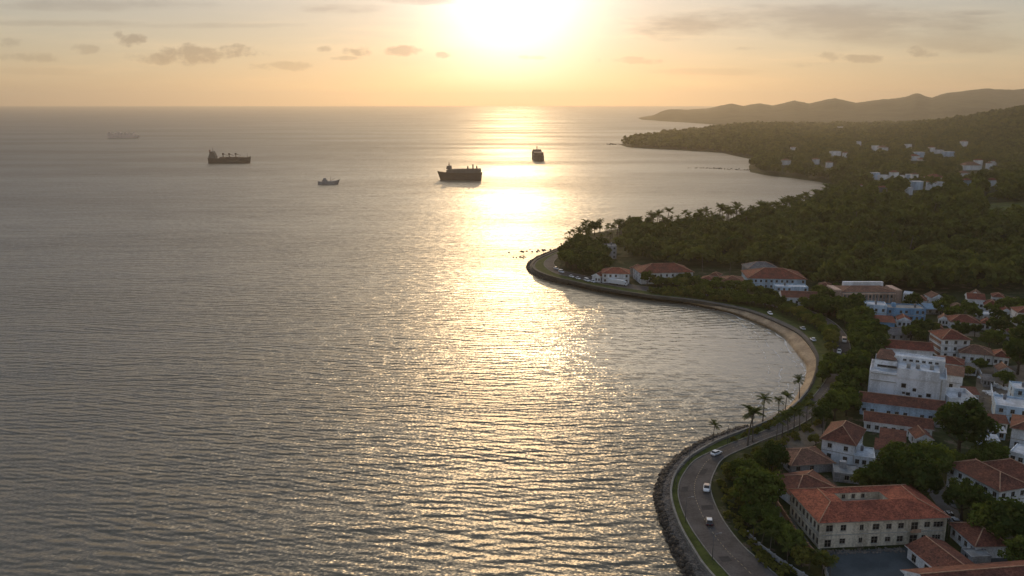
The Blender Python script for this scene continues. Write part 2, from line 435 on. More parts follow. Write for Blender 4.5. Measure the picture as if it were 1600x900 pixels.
def signed_dist(x, y):
    x = np.asarray(x, float).ravel(); y = np.asarray(y, float).ravel()
    best = np.full(x.shape, 1e18); inside = np.zeros(x.shape, bool)
    n = len(POLY)
    for i in range(n):
        ax, ay = POLY[i]; bx, by = POLY[(i + 1) % n]
        dx, dy = bx - ax, by - ay
        tt = np.clip(((x - ax) * dx + (y - ay) * dy) / (dx * dx + dy * dy), 0, 1)
        best = np.minimum(best, (x - ax - tt * dx) ** 2 + (y - ay - tt * dy) ** 2)
        c = (ay > y) != (by > y)
        with np.errstate(divide="ignore", invalid="ignore"):
            xx = (bx - ax) * (y - ay) / (by - ay) + ax
        inside ^= c & (x < xx)
    return np.where(inside, 1, -1) * np.sqrt(best)

def land_h(x, y, sd=None):
    x = np.asarray(x, float); y = np.asarray(y, float); sh = x.shape
    if sd is None: sd = signed_dist(x, y).reshape(sh)
    zc = np.maximum(y * CP + CAMH * SP, 30)
    px = 800 + FPX * x / zc
    near = 1 - sstep(620, 700, y)
    off = 4.0 * near
    h = np.clip((sd - off) * (0.35 * near + 0.25 * (1 - near)), -6, 3.0)
    land = sstep(0, 120, sd)
    # wooded hill behind the town
    HA = np.interp(px, [850, 1000, 1100, 1200, 1300, 1450, 1600, 1900], [0, 1.5, 4, 7, 12, 21, 27, 34])
    prof = sstep(480, 740, y) * (1 - 0.75 * sstep(800, 1050, y))
    hA = HA * prof * (1 + 0.22 * fbm(x / 90, y / 90, 3, 3))
    # valley and the ridge behind it
    HBt = np.interp(px, [1150, 1250, 1300, 1350, 1400, 1500, 1600, 1800], [2, 3, 4, 9, 16, 46, 84, 125])
    hB = HBt * sstep(1250, 2600, y) * (1 - 0.6 * sstep(2700, 3900, y)) * (1 + 0.18 * fbm(x / 330, y / 330, 5, 4))
    # near headland
    HD = np.interp(px, [960, 985, 1010, 1060, 1110, 1160, 1210, 1260, 1300], [3, 4, 5, 6, 9, 15, 13, 8, 3])
    hD = HD * sstep(1500, 2500, y) * (1 - sstep(3300, 3900, y)) * (1 + 0.15 * fbm(x / 160, y / 160, 8, 3))
    # far mountains
    HC = np.interp(px, [985, 997, 1031, 1047, 1075, 1104, 1122, 1141, 1161, 1186, 1206, 1225, 1240, 1263, 1285, 1303, 1336, 1360, 1377, 1409, 1427, 1454, 1478, 1535, 1576, 1600, 1800],
                   110 + (159.0 - np.array([186, 183, 170.6, 169.4, 172, 170.6, 167, 163, 166.6, 162.5, 166.6, 162, 158.5, 163.3, 158, 155.2, 161.7, 158.5, 156.8, 154.4, 148.3, 154.4, 147, 141.4, 143.4, 141.4, 136])) * 5.5)
    HC = np.maximum(HC, 0)
    pc = sstep(4400, 7100, y + 420 * fbm(x / 700, y / 700, 12, 3))
    HC = HC + 9 * fbm(x / 75, y / 75, 17, 3) * sstep(20, 80, HC)
    hC = HC * pc * (1 - 0.35 * sstep(7900, 12000, y)) * (1 + (0.55 * (1 - pc) + 0.05) * fbm(x / 420, y / 420, 9, 5))
    land2 = sstep(0, 160, sd) * sstep(1000, 1500, y) + sstep(0, 90, sd) * (1 - sstep(1000, 1500, y))
    hh = np.maximum(np.maximum(hA, hB), np.maximum(hD, hC)) * land2
    return h + hh

na, nr = 560, 760
azs = np.linspace(R(-3), R(52), na)
rad = 70 * (14500 / 70) ** (np.linspace(0, 1, nr))
A, RR = np.meshgrid(azs, rad)
X = RR * np.sin(A); Y = RR * np.cos(A)
SD = signed_dist(X, Y).reshape(X.shape)
H = land_h(X, Y, SD)
verts = np.stack([X.ravel(), Y.ravel(), H.ravel()], 1)
idx = np.arange(na * nr).reshape(nr, na)
quads = np.stack([idx[:-1, :-1], idx[:-1, 1:], idx[1:, 1:], idx[1:, :-1]], -1).reshape(-1, 4)
sdq = SD.ravel()[quads].max(1)
quads = quads[sdq > -30]
used = np.unique(quads); remap = np.full(na * nr, -1); remap[used] = np.arange(len(used))
m, nt, out = new_mat("scrub_ground"); t = NT(nt)
geo = t.n("ShaderNodeNewGeometry"); P = geo.outputs["Position"]
b = t.n("ShaderNodeBsdfPrincipled"); b.inputs["Roughness"].default_value = 0.95; b.inputs["Specular IOR Level"].default_value = 0.1
n1 = t.noise(P, 0.012, 6, 0.65); n2 = t.noise(P, 0.16, 5, 0.7); n3 = t.noise(P, 1.3, 3, 0.6)
green = t.mix(t.ramp(n2, 0.35, 0.65), (0.018, 0.026, 0.008), (0.045, 0.055, 0.016))
dirt = t.mix(t.ramp(n3, 0.35, 0.65), (0.075, 0.06, 0.042), (0.14, 0.11, 0.08))
c = t.mix(t.ramp(n2, 0.54, 0.64), green, dirt)
sepP = t.n("ShaderNodeSeparateXYZ"); t.link(P, sepP.inputs[0])
far = t.ramp(sepP.outputs[1], 470, 600)
c = t.mix(far, c, t.mix(t.ramp(n1, 0.38, 0.62), (0.022, 0.032, 0.011), (0.055, 0.058, 0.020)))
t.link(c, b.inputs["Base Color"])
bp = t.n("ShaderNodeBump"); bp.inputs["Strength"].default_value = 1.0; bp.inputs["Distance"].default_value = 6.0
canopy = t.noise(P, 0.05, 4, 0.6)
t.link(t.math("MULTIPLY", canopy, far), bp.inputs["Height"]); t.link(bp.outputs[0], b.inputs["Normal"])
t.link(b.outputs[0], out.inputs[0])
ground_me = mesh_np("ground", verts[used], remap[quads], [m], smooth=True)
tag(link_mesh("ground", ground_me), "green coastal land rising to hills", kind="structure")
# ------------------------------------------------------------------ materials of the built world
M = {}
M["asphalt"] = simple_mat("asphalt", (0.105, 0.092, 0.084), 0.9, 0.42, 0.16, 0.2, fine=1.6)
M["paint"] = simple_mat("road_paint", (0.42, 0.33, 0.20), 0.8, 0.5, 0.8, 0.2)
M["kerb"] = simple_mat("kerb_stone", (0.27, 0.25, 0.215), 0.9, 0.35, 0.4, 0.2)
M["path"] = simple_mat("path_stone", (0.135, 0.12, 0.105), 0.9, 0.35, 0.3, 0.2)
M["grass"] = simple_mat("verge_turf", (0.075, 0.09, 0.022), 0.95, 0.5, 0.35, 0.1, col2=(0.035, 0.05, 0.013), fine=3)
M["sand"] = simple_mat("beach_sand", (0.44, 0.32, 0.20), 0.85, 0.35, 0.16, 0.2, col2=(0.24, 0.165, 0.105), fine=1.6)
M["stone"] = simple_mat("armour_stone", (0.070, 0.058, 0.046), 0.85, 0.5, 0.5, 0.3, fine=3)
M["rubble"] = simple_mat("rubble_stone", (0.19, 0.165, 0.14), 0.9, 0.45, 0.5, 0.2, fine=3)
M["seawall"] = simple_mat("sea_wall_stone", (0.085, 0.075, 0.06), 0.85, 0.4, 0.15, 0.3, fine=1.5)
M["courtyard"] = simple_mat("courtyard_paving", (0.075, 0.085, 0.088), 0.85, 0.3, 0.25, 0.25, fine=3)
M["dirt"] = simple_mat("bare_dirt", (0.17, 0.14, 0.105), 0.95, 0.4, 0.2, 0.1, fine=2)

def catmull(pts, n_per):
    P = np.array(pts, float); out = []
    for i in range(len(P) - 1):
        p0 = P[max(i - 1, 0)]; p1 = P[i]; p2 = P[i + 1]; p3 = P[min(i + 2, len(P) - 1)]
        for k in range(n_per):
            u = k / n_per
            out.append(0.5 * (2 * p1 + (p2 - p0) * u + (2 * p0 - 5 * p1 + 4 * p2 - p3) * u * u + (3 * p1 - p0 - 3 * p2 + p3) * u ** 3))
    out.append(P[-1])
    return np.array(out)

NP = 14
def coast_line(col, z):
    return catmull([G(r[col][0], r[col][1], z) for r in COAST], NP)
L_W = coast_line(0, -0.9); L_R = coast_line(1, 1.3); L_S = coast_line(2, 3.0); L_P = coast_line(3, 3.05); L_K = coast_line(4, 3.06); L_D = coast_line(5, 3.06)
ROW_BEACH0, ROW_BEACH1 = 14, 24     # rows with sand instead of stone

def strip(name, lines, i0, i1, mat, across=1, noise=0.0, label=None, kind="structure", z_add=0.0):
    sec = []
    for a, b in zip(lines[:-1], lines[1:]):
        for k in range(across):
            sec.append(a[i0:i1 + 1] * (1 - k / across) + b[i0:i1 + 1] * (k / across))
    sec.append(lines[-1][i0:i1 + 1])
    V = np.stack(sec, 1)                        # along, across, 3
    n, w = V.shape[:2]
    V = V.copy(); V[:, :, 2] += z_add
    if noise:
        V[:, 1:-1, 2] += noise * fbm(V[:, 1:-1, 0] * 0.6, V[:, 1:-1, 1] * 0.6, 4, 3)
    idx = np.arange(n * w).reshape(n, w)
    q = np.stack([idx[:-1, :-1], idx[:-1, 1:], idx[1:, 1:], idx[1:, :-1]], -1).reshape(-1, 4)
    me = mesh_np(name, V.reshape(-1, 3), q, [mat], smooth=True)
    return tag(link_mesh(name, me), label, kind=kind)

NL = len(L_W) - 1
ib0, ib1 = ROW_BEACH0 * NP, ROW_BEACH1 * NP
tag(strip("rubble_slope", [L_W, L_R, L_S], 0, ib0, M["rubble"], 4, 0.25), "stone slope between the sea and the near bend of the road")
strip("beach", [L_W, L_R, L_S], ib0, ib1, M["sand"], 4, 0.12, "curved strip of brown sand round the bay")
sw = strip("sea_wall", [L_W, L_S], ib1, NL, M["seawall"], 3, 0.1)
strip("footpath", [L_S, L_P], ib0 - 6 * NP, NL, M["path"], 1, 0, "grey footpath above the beach and round the point")
strip("grass_verge", [L_S, L_P, L_K], 0, ib0 - 6 * NP, M["grass"], 3, 0.12, "grass strip between sea wall and road", z_add=0.0)
strip("grass_bank", [L_P, L_K], ib0 - 6 * NP, NL, M["grass"], 3, 0.15, "grass bank between footpath and road")
strip("road", [L_K, L_D], 0, NL, M["asphalt"], 4, 0, "curving asphalt coast road", z_add=0.02)

def ribbon(name, line, i0, i1, half, z0, z1, mat, label, kind="structure", dash=None):
    """a low kerb or wall that follows a line: half width, bottom, top"""
    mb = MB()
    seg = line[i0:i1 + 1]
    tng = np.gradient(seg, axis=0); tng[:, 2] = 0
    tng /= np.linalg.norm(tng, axis=1)[:, None]
    nrm = np.stack([-tng[:, 1], tng[:, 0], 0 * tng[:, 0]], 1)
    a = seg - nrm * half; b = seg + nrm * half
    for i in range(len(seg) - 1):
        if dash and (i % dash[1]) >= dash[0]: continue
        q = [a[i], b[i], b[i + 1], a[i + 1]]
        lo = [np.array([p[0], p[1], z0]) for p in q]; hi = [np.array([p[0], p[1], z1]) for p in q]
        mb.poly(hi); mb.poly([lo[0], lo[3], hi[3], hi[0]]); mb.poly([lo[2], lo[1], hi[1], hi[2]])
        if i == 0 or dash: mb.poly([lo[1], lo[0], hi[0], hi[1]])
        if i == len(seg) - 2 or dash: mb.poly([lo[3], lo[2], hi[2], hi[3]])
    return tag(mb.build(name, mat), label, kind=kind)

ribbon("kerb", L_K, 0, NL, 0.13, 2.9, 3.22, M["kerb"], "pale kerb along the sea side of the road")
ribbon("kerb", L_D, 0, NL, 0.15, 2.9, 3.22, M["kerb"], "pale kerb along the land side of the road")
ribbon("parapet_wall", L_S, 0, ib0 + 2 * NP, 0.28, 2.4, 3.75, M["kerb"], None, None)
tag(bpy.data.objects["parapet_wall"], "low pale parapet wall along the seaward bend of the road", "wall")
ribbon("promenade_wall", L_S, ib1 - 8 * NP, NL, 0.3, 2.0, 3.55, M["seawall"], None, None)
tag(bpy.data.objects["promenade_wall"], "low dark wall edging the footpath round the point", "wall")
tag(sw, "sloping dark stone face below the footpath round the point")
mid = L_K * 0.5 + L_D * 0.5
ribbon("centre_line", mid, 0, ib0 + 3 * NP, 0.07, 3.082, 3.086, M["paint"], "worn centre line on the coast road", dash=(1, 2))

# stones of the revetment
def ico():
    p = (1 + 5 ** 0.5) / 2
    v = np.array([(-1, p, 0), (1, p, 0), (-1, -p, 0), (1, -p, 0), (0, -1, p), (0, 1, p), (0, -1, -p), (0, 1, -p), (p, 0, -1), (p, 0, 1), (-p, 0, -1), (-p, 0, 1)], float)
    v /= np.linalg.norm(v[0])
    f = np.array([(0, 11, 5), (0, 5, 1), (0, 1, 7), (0, 7, 10), (0, 10, 11), (1, 5, 9), (5, 11, 4), (11, 10, 2), (10, 7, 6), (7, 1, 8), (3, 9, 4), (3, 4, 2), (3, 2, 6), (3, 6, 8), (3, 8, 9), (4, 9, 5), (2, 4, 11), (6, 2, 10), (8, 6, 7), (9, 8, 1)])
    return v, f
ICO_V, ICO_F = ico()
def rocks(name, pts, sizes, mat, label, kind="stuff", cat=None):
    n = len(pts)
    V = np.repeat(ICO_V[None], n, 0)
    V = V * (1 + rng.uniform(-0.28, 0.28, (n, 12, 1)))
    sc = sizes[:, None, None] * rng.uniform(0.65, 1.25, (n, 1, 3)); sc[:, :, 2] *= 0.75
    V = V * sc
    th = rng.uniform(0, 6.28, n); c, s_ = np.cos(th), np.sin(th)
    x = V[:, :, 0] * c[:, None] - V[:, :, 1] * s_[:, None]; y = V[:, :, 0] * s_[:, None] + V[:, :, 1] * c[:, None]
    V = np.stack([x, y, V[:, :, 2]], -1) + np.asarray(pts)[:, None, :]
    F = (ICO_F[None] + (np.arange(n) * 12)[:, None, None]).reshape(-1, 3)
    return tag(link_mesh(name, mesh_np(name, V.reshape(-1, 3), F, [mat])), label, cat, kind=kind)

def along(lineA, lineB, i0, i1, n, lo=0.0, hi=1.0):
    i = rng.integers(i0, i1, n); u = rng.uniform(0, 1, n)[:, None]; w = rng.uniform(lo, hi, n)[:, None]
    a = lineA[i] * (1 - u) + lineA[i + 1] * u; b = lineB[i] * (1 - u) + lineB[i + 1] * u
    return a * (1 - w) + b * w
p1 = along(L_W, L_R, NP, 12 * NP, 1700, -0.25, 1.1); p1[:, 2] += 0.15
rocks("armour_stones", p1, rng.uniform(0.35, 0.95, len(p1)), M["stone"], "dark wave-wet boulders piled at the foot of the sea wall")
p1 = along(L_R, L_S, NP, 12 * NP, 2200, -0.05, 0.93); p1[:, 2] += 0.02
rocks("rubble_stones", p1, rng.uniform(0.16, 0.38, len(p1)), M["rubble"], "pale rubble stones on the slope below the parapet")
p1 = along(L_W, L_S, ib1 + 2 * NP, NL - 4, 1100, -0.1, 0.45)
rocks("wall_foot_stones", p1, rng.uniform(0.5, 1.2, len(p1)), M["stone"], "dark stones along the waterline of the point")

# reefs and islets
def reef(pxs, n, size, label, z=-0.1, spread=(9, 3)):
    base = catmull([G(a, b, 0) for a, b in pxs], 20)
    i = rng.integers(0, len(base), n)
    p = base[i] + np.stack([rng.normal(0, spread[0], n), rng.normal(0, spread[1], n), np.full(n, z)], 1)
    rocks("reef", p, rng.uniform(size[0], size[1], n), M["stone"], label, kind="stuff", cat="reef")
reef([(806, 394), (835, 392), (862, 389)], 26, (0.5, 1.3), "low dark reef breaking the water just beyond the road bend of the point", spread=(7, 2))
reef([(812, 403), (826, 401)], 10, (0.5, 1.1), "small patch of dark rocks beside the tip of the point", spread=(4, 2))
reef([(1092, 262.5), (1125, 263.5), (1168, 266)], 120, (0.5, 1.7), "long thin spit of dark rocks reaching out from the wooded headland", spread=(10, 2))
reef([(1286, 300), (1302, 301.5)], 60, (2.0, 5.0), "dark rock islet at the end of the second bay", spread=(5, 5))
reef([(950, 226), (966, 225.5)], 22, (1.5, 3.6), "tiny rocks off the tip of the far wooded headland", spread=(14, 8))

# paved and bare areas of the town
def patch_area(name, pxs, z, mat, label, kind="structure"):
    mb = MB(); mb.poly([G(a, b, z) for a, b in pxs])
    return tag(mb.build(name, mat), label, kind=kind)
patch_area("courtyard", [(1283, 868), (1290, 862), (1474, 852), (1560, 905), (1500, 960), (1330, 960), (1292, 900)], 3.03, M["courtyard"], "dark paved courtyard in front of the long cream building")
patch_area("lane", [(1218, 690), (1262, 667), (1292, 655), (1284, 690), (1235, 712), (1214, 735), (1212, 712)], 3.03, M["dirt"], "bare dirt lane beside the planted verge")
patch_area("side_yard", [(1240, 812), (1272, 858), (1258, 872), (1206, 806), (1212, 790)], 3.035, M["courtyard"], "narrow paved yard on the seaward side of the cream building")
patch_area("dirt_lot", [(1528, 575), (1600, 570), (1640, 640), (1552, 655), (1520, 640)], 3.03, M["dirt"], "bare dirt lot strewn with debris behind the white houses")
patch_area("service_lane", [(1440, 756), (1475, 750), (1505, 815), (1560, 850), (1620, 900), (1590, 910), (1520, 862), (1484, 818)], 3.04, M["courtyard"], "narrow lane between cream building and the mansion")
patch_area("back_street", [(1370, 520), (1440, 512), (1560, 520), (1640, 532), (1640, 540), (1560, 529), (1450, 520), (1385, 528)], 3.03, M["dirt"], "pale street behind the town houses")

# surf: broken thin lines of foam where the ripples run out on the sand
M["foam"] = simple_mat("sea_foam", (0.62, 0.60, 0.56), 0.7, 0.3, 0.5, 0.3)
fm = MB(); wl = coast_line(0, 0.02); rf_ = np.random.default_rng(4)
tg = np.gradient(wl, axis=0); tg /= np.linalg.norm(tg, axis=1)[:, None]; nrm_ = np.stack([-tg[:, 1], tg[:, 0], 0 * tg[:, 0]], 1)
if signed_dist(*(wl[ib0 + 40] + nrm_[ib0 + 40] * 5)[:2])[0] > 0: nrm_ = -nrm_
for off_, p_keep, wd in ((0.5, .92, 0.9), (3.4, .5, 0.5), (8.5, .75, 0.55), (14.0, .25, 0.4)):
    for i in range(ib0 - 10, ib1 - 4):
        if rf_.random() > p_keep * (0.35 + 0.65 * (math.sin(i * .21 + off_) > -.4)): continue
        o = [off_ + 0.9 * math.sin(j * 0.17 + off_ * 2) + 0.35 * math.sin(j * .61) for j in (i, i + 1)]
        w_ = [wd * (0.55 + 0.45 * math.sin(j * .9 + off_)) + .12 for j in (i, i + 1)]
        a, b = wl[i] + nrm_[i] * o[0], wl[i + 1] + nrm_[i + 1] * o[1]
        fm.poly([a, b, b + nrm_[i + 1] * w_[1], a + nrm_[i] * w_[0]])
tag(fm.build("surf_foam", M["foam"]), "thin broken lines of surf along the sandy beach", kind="stuff")

# repairs in the asphalt
M["patch"] = simple_mat("asphalt_repair", (0.062, 0.058, 0.056), 0.92, 0.3, 0.6, 0.15)
for (i, a, b, n_) in ((3 * NP + 3, .12, .38, 4), (5 * NP + 8, .55, .9, 3), (6 * NP + 9, .08, .3, 5), (7 * NP + 11, .5, .72, 6), (9 * NP + 4, .2, .48, 3), (10 * NP + 6, .6, .88, 4), (12 * NP + 1, .1, .4, 4), (16 * NP, .5, .85, 4)):
    pm = MB(); q = lambda k, w: L_K[k] * (1 - w) + L_D[k] * w + np.array([0, 0, 0.0245])
    pm.poly([q(i, a), q(i, b), q(i + n_, b + .02), q(i + n_, a + .03)])
    tag(pm.build("road_patch", M["patch"]), "dark asphalt repair on the coast road", kind="structure")
# green clearing on the hill
M["meadow"] = simple_mat("hill_meadow", (0.085, 0.105, 0.028), 0.95, 0.6, 0.15, 0.1, fine=0.5)
def hill_patch(pxs, name, mat, label):
    mb = MB(); n = 14; A_, B_, C_, D_ = [G(a, b, 24.0)[:2] for a, b in pxs]; P = {}
    for i in range(n + 1):
        for j in range(n + 1):
            u, v = i / n, j / n; p = (A_ * (1 - u) + B_ * u) * (1 - v) + (D_ * (1 - u) + C_ * u) * v
            P[i, j] = (p[0], p[1], float(land_h(np.array([p[0]]), np.array([p[1]]))[0]) + 0.5)
    for i in range(n):
        for j in range(n): mb.poly([P[i, j], P[i + 1, j], P[i + 1, j + 1], P[i, j + 1]], 0, True)
    tag(mb.build(name, mat), label, kind="structure")
hill_patch([(1532, 334), (1606, 332), (1600, 318), (1548, 320)], "meadow", M["meadow"], "light green clearing on the wooded hill at the right edge")
# ------------------------------------------------------------------ buildings
def plaster(name, col, stain, rnd=0.0):
    return simple_mat(name, col, 0.85, 0.35, 0.22, 0.2, col2=stain, fine=2.0, streak=True)
W = {}
W["cream"] = plaster("cream_plaster", (0.70, 0.62, 0.48), (0.40, 0.34, 0.25))
W["white"] = plaster("white_plaster", (0.80, 0.80, 0.80), (0.58, 0.57, 0.55))
W["blue"] = plaster("pale_blue_plaster", (0.50, 0.62, 0.72), (0.28, 0.36, 0.43))
W["deepblue"] = plaster("blue_plaster", (0.20, 0.36, 0.52), (0.12, 0.22, 0.34))
W["pink"] = plaster("pink_plaster", (0.58, 0.40, 0.30), (0.36, 0.24, 0.18))
W["brick"] = plaster("brick_wall", (0.36, 0.20, 0.12), (0.22, 0.12, 0.08))
W["grey"] = plaster("grey_render", (0.36, 0.35, 0.34), (0.2, 0.19, 0.18))
RF = {}
RF["red"] = roof_mat("red_clay_tiles", (0.25, 0.07, 0.042), (0.12, 0.04, 0.028))
RF["bright"] = roof_mat("orange_red_clay_tiles", (0.39, 0.112, 0.06), (0.20, 0.06, 0.038))
RF["dark"] = roof_mat("weathered_clay_tiles", (0.22, 0.080, 0.048), (0.11, 0.045, 0.032))
RF["brown"] = roof_mat("brown_clay_tiles", (0.25, 0.125, 0.08), (0.13, 0.065, 0.045))
RF["grey"] = roof_mat("grey_roof_sheets", (0.22, 0.20, 0.19), (0.12, 0.11, 0.105))
RF["white"] = simple_mat("white_roof_slab", (0.62, 0.63, 0.64), 0.85, 0.4, 0.2, 0.2, fine=1.5)
RF["blue"] = simple_mat("blue_roof_sheets", (0.12, 0.25, 0.38), 0.6, 0.35, 0.3, 0.3)
M["fascia"] = simple_mat("eaves_board", (0.34, 0.29, 0.24), 0.85, 0.3, 0.5)
M["cap"] = simple_mat("ridge_tiles", (0.50, 0.30, 0.19), 0.85, 0.35, 0.7, 0.2)
M["frame"] = simple_mat("window_frame", (0.24, 0.21, 0.17), 0.7, 0.3, 1.0)
M["band"] = simple_mat("string_course", (0.46, 0.43, 0.37), 0.85, 0.35, 0.5, 0.2, streak=False)
M["concrete"] = simple_mat("raw_concrete", (0.30, 0.29, 0.27), 0.9, 0.35, 0.4, 0.2)
M["metal"] = simple_mat("dull_metal", (0.25, 0.25, 0.26), 0.5, 0.3, 1.0, 0.5, metallic=0.7)
def glass_mat():
    m, nt, out = new_mat("dark_window_glass"); t = NT(nt)
    b = t.n("ShaderNodeBsdfPrincipled")
    oi = t.n("ShaderNodeObjectInfo")
    b.inputs["Roughness"].default_value = 0.12
    t.link(t.mix(oi.outputs["Random"], (0.012, 0.012, 0.014), (0.06, 0.05, 0.04)), b.inputs["Base Color"])
    t.link(b.outputs[0], out.inputs[0]); return m
M["glass"] = glass_mat()

WIN = {}
def window_mesh(w, h, style):
    key = (round(w, 2), round(h, 2), style)
    if key not in WIN:
        mb = MB(); f = 0.09
        mb.box(0.02, 0.16, 0.02, w - 0.02, 0.20, h - 0.02, 1)                    # pane, set back in the wall
        for (x0, x1, z0, z1) in ((0, f, 0, h), (w - f, w, 0, h), (f, w - f, 0, f), (f, w - f, h - f, h)):
            mb.box(x0 + .003, 0.07, z0 + .003, x1 - .003, 0.155, z1 - .003, 0)
        if w > 0.8:
            mb.box(w / 2 - f / 2, 0.075, f, w / 2 + f / 2, 0.157, h - f, 0)
        if style == "bars":
            mb.box(f, 0.08, h * 0.55, w - f, 0.15, h * 0.55 + 0.06, 0)
        mb.box(-0.1, -0.12, -0.13, w + 0.1, -0.004, -0.02, 2)                    # sill
        WIN[key] = mb.mesh("window", [M["frame"], M["glass"], M["band"]])
    return WIN[key]

def facade(mb, p0, p1, z0, z1, ops, mi=0, depth=0.22):
    """wall face with real openings; ops = (x, z, w, h) from the start of the face; outside is on the right going p0 > p1"""
    p0 = np.array(p0, float); p1 = np.array(p1, float); L = np.linalg.norm(p1 - p0); u = (p1 - p0) / L
    nin = np.array([-u[1], u[0]])
    def pt(x, z, dd=0.0): q = p0 + u * x + nin * dd; return (q[0], q[1], z)
    xs = sorted({0.0, L, *[o[0] for o in ops], *[o[0] + o[2] for o in ops]})
    zs = sorted({z0, z1, *[o[1] for o in ops], *[o[1] + o[3] for o in ops]})
    for a, b in zip(xs[:-1], xs[1:]):
        for c, d in zip(zs[:-1], zs[1:]):
            if b - a < 1e-4 or d - c < 1e-4: continue
            mx, mz = (a + b) / 2, (c + d) / 2
            if any(o[0] < mx < o[0] + o[2] and o[1] < mz < o[1] + o[3] for o in ops): continue
            mb.poly([pt(a, c), pt(b, c), pt(b, d), pt(a, d)], mi)
    for (x, z, w, h) in ops:
        for q in (((x, z), (x, z + h)), ((x + w, z + h), (x + w, z)), ((x, z + h), (x + w, z + h)), ((x + w, z), (x, z))):
            (xa, za), (xb, zb) = q
            mb.poly([pt(xa, za), pt(xb, zb), pt(xb, zb, depth), pt(xa, za, depth)], mi)

def face_ops(L, storeys, sh, n, ww=1.3, wh=1.5, sill=0.95, skip=0.0, z_first=0.0, jit=0.0, rs=None):
    ops = []
    if n <= 0: return ops
    for s in range(storeys):
        for k in range(n):
            if rs is not None and rs.random() < skip: continue
            x = (k + 0.5) * L / n - ww / 2 + (rs.uniform(-jit, jit) if rs is not None and jit else 0)
            ops.append((x, z_first + s * sh + sill, ww, wh))
    return ops

def roof_mesh(kind, w, d, rh, ov, axis=None, t=0.16):
    """polygons of a roof over [0,w]x[0,d], eave at z = 0; returns mesh builder and the ridge lines"""
    mb = MB(); x0, x1, y0, y1 = -ov, w + ov, -ov, d + ov
    caps = []
    E = [(x0, y0, 0), (x1, y0, 0), (x1, y1, 0), (x0, y1, 0)]
    lo = [(p[0], p[1], -t) for p in E]
    if kind == "flat":
        mb.poly([(0, 0, 0), (w, 0, 0), (w, d, 0), (0, d, 0)]); return mb, caps
    if axis is None: axis = "x" if w >= d else "y"
    if kind == "hip":
        if axis == "x":
            r = min((y1 - y0) / 2, (x1 - x0) / 2 - 0.05); A = (x0 + r, (y0 + y1) / 2, rh); B = (x1 - r, (y0 + y1) / 2, rh)
            mb.poly([E[0], E[1], B, A]); mb.poly([E[1], E[2], B]); mb.poly([E[2], E[3], A, B]); mb.poly([E[3], E[0], A])
            caps = [(A, B), (E[0], A), (E[3], A), (E[1], B), (E[2], B)]
        else:
            r = min((x1 - x0) / 2, (y1 - y0) / 2 - 0.05); A = ((x0 + x1) / 2, y0 + r, rh); B = ((x0 + x1) / 2, y1 - r, rh)
            mb.poly([E[0], E[1], A]); mb.poly([E[1], E[2], B, A]); mb.poly([E[2], E[3], B]); mb.poly([E[3], E[0], A, B])
            caps = [(A, B), (E[0], A), (E[1], A), (E[2], B), (E[3], B)]
    elif kind == "gable":
        if axis == "x":
            A = (x0, (y0 + y1) / 2, rh); B = (x1, (y0 + y1) / 2, rh)
            mb.poly([E[0], E[1], B, A]); mb.poly([E[2], E[3], A, B])
            mb.poly([E[1], E[2], B], 1); mb.poly([E[3], E[0], A], 1)
        else:
            A = ((x0 + x1) / 2, y0, rh); B = ((x0 + x1) / 2, y1, rh)
            mb.poly([E[3], E[0], A, B]); mb.poly([E[1], E[2], B, A])
            mb.poly([E[0], E[1], A], 1); mb.poly([E[2], E[3], B], 1)
        caps = [(A, B)]
    elif kind == "shed":          # high side at the back
        A = (x1, y1, rh); B = (x0, y1, rh)
        mb.poly([E[0], E[1], A, B]); mb.poly([E[1], E[2], A], 1); mb.poly([E[3], E[0], B], 1); mb.poly([E[2], E[3], B, A], 1)
    for i in range(4):
        j = (i + 1) % 4
        mb.poly([lo[i], lo[j], E[j], E[i]], 1)
    mb.poly([lo[3], lo[2], lo[1], lo[0]], 1)
    return mb, caps

def caps_mesh(caps, r=0.14):
    mb = MB()
    for a, b in caps:
        a = np.array(a) + (0, 0, 0.05); b = np.array(b) + (0, 0, 0.05)
        n = max(2, int(np.linalg.norm(b - a) / 2))
        mb.tube([a + (b - a) * k / n for k in range(n + 1)], r, 5)
    return mb

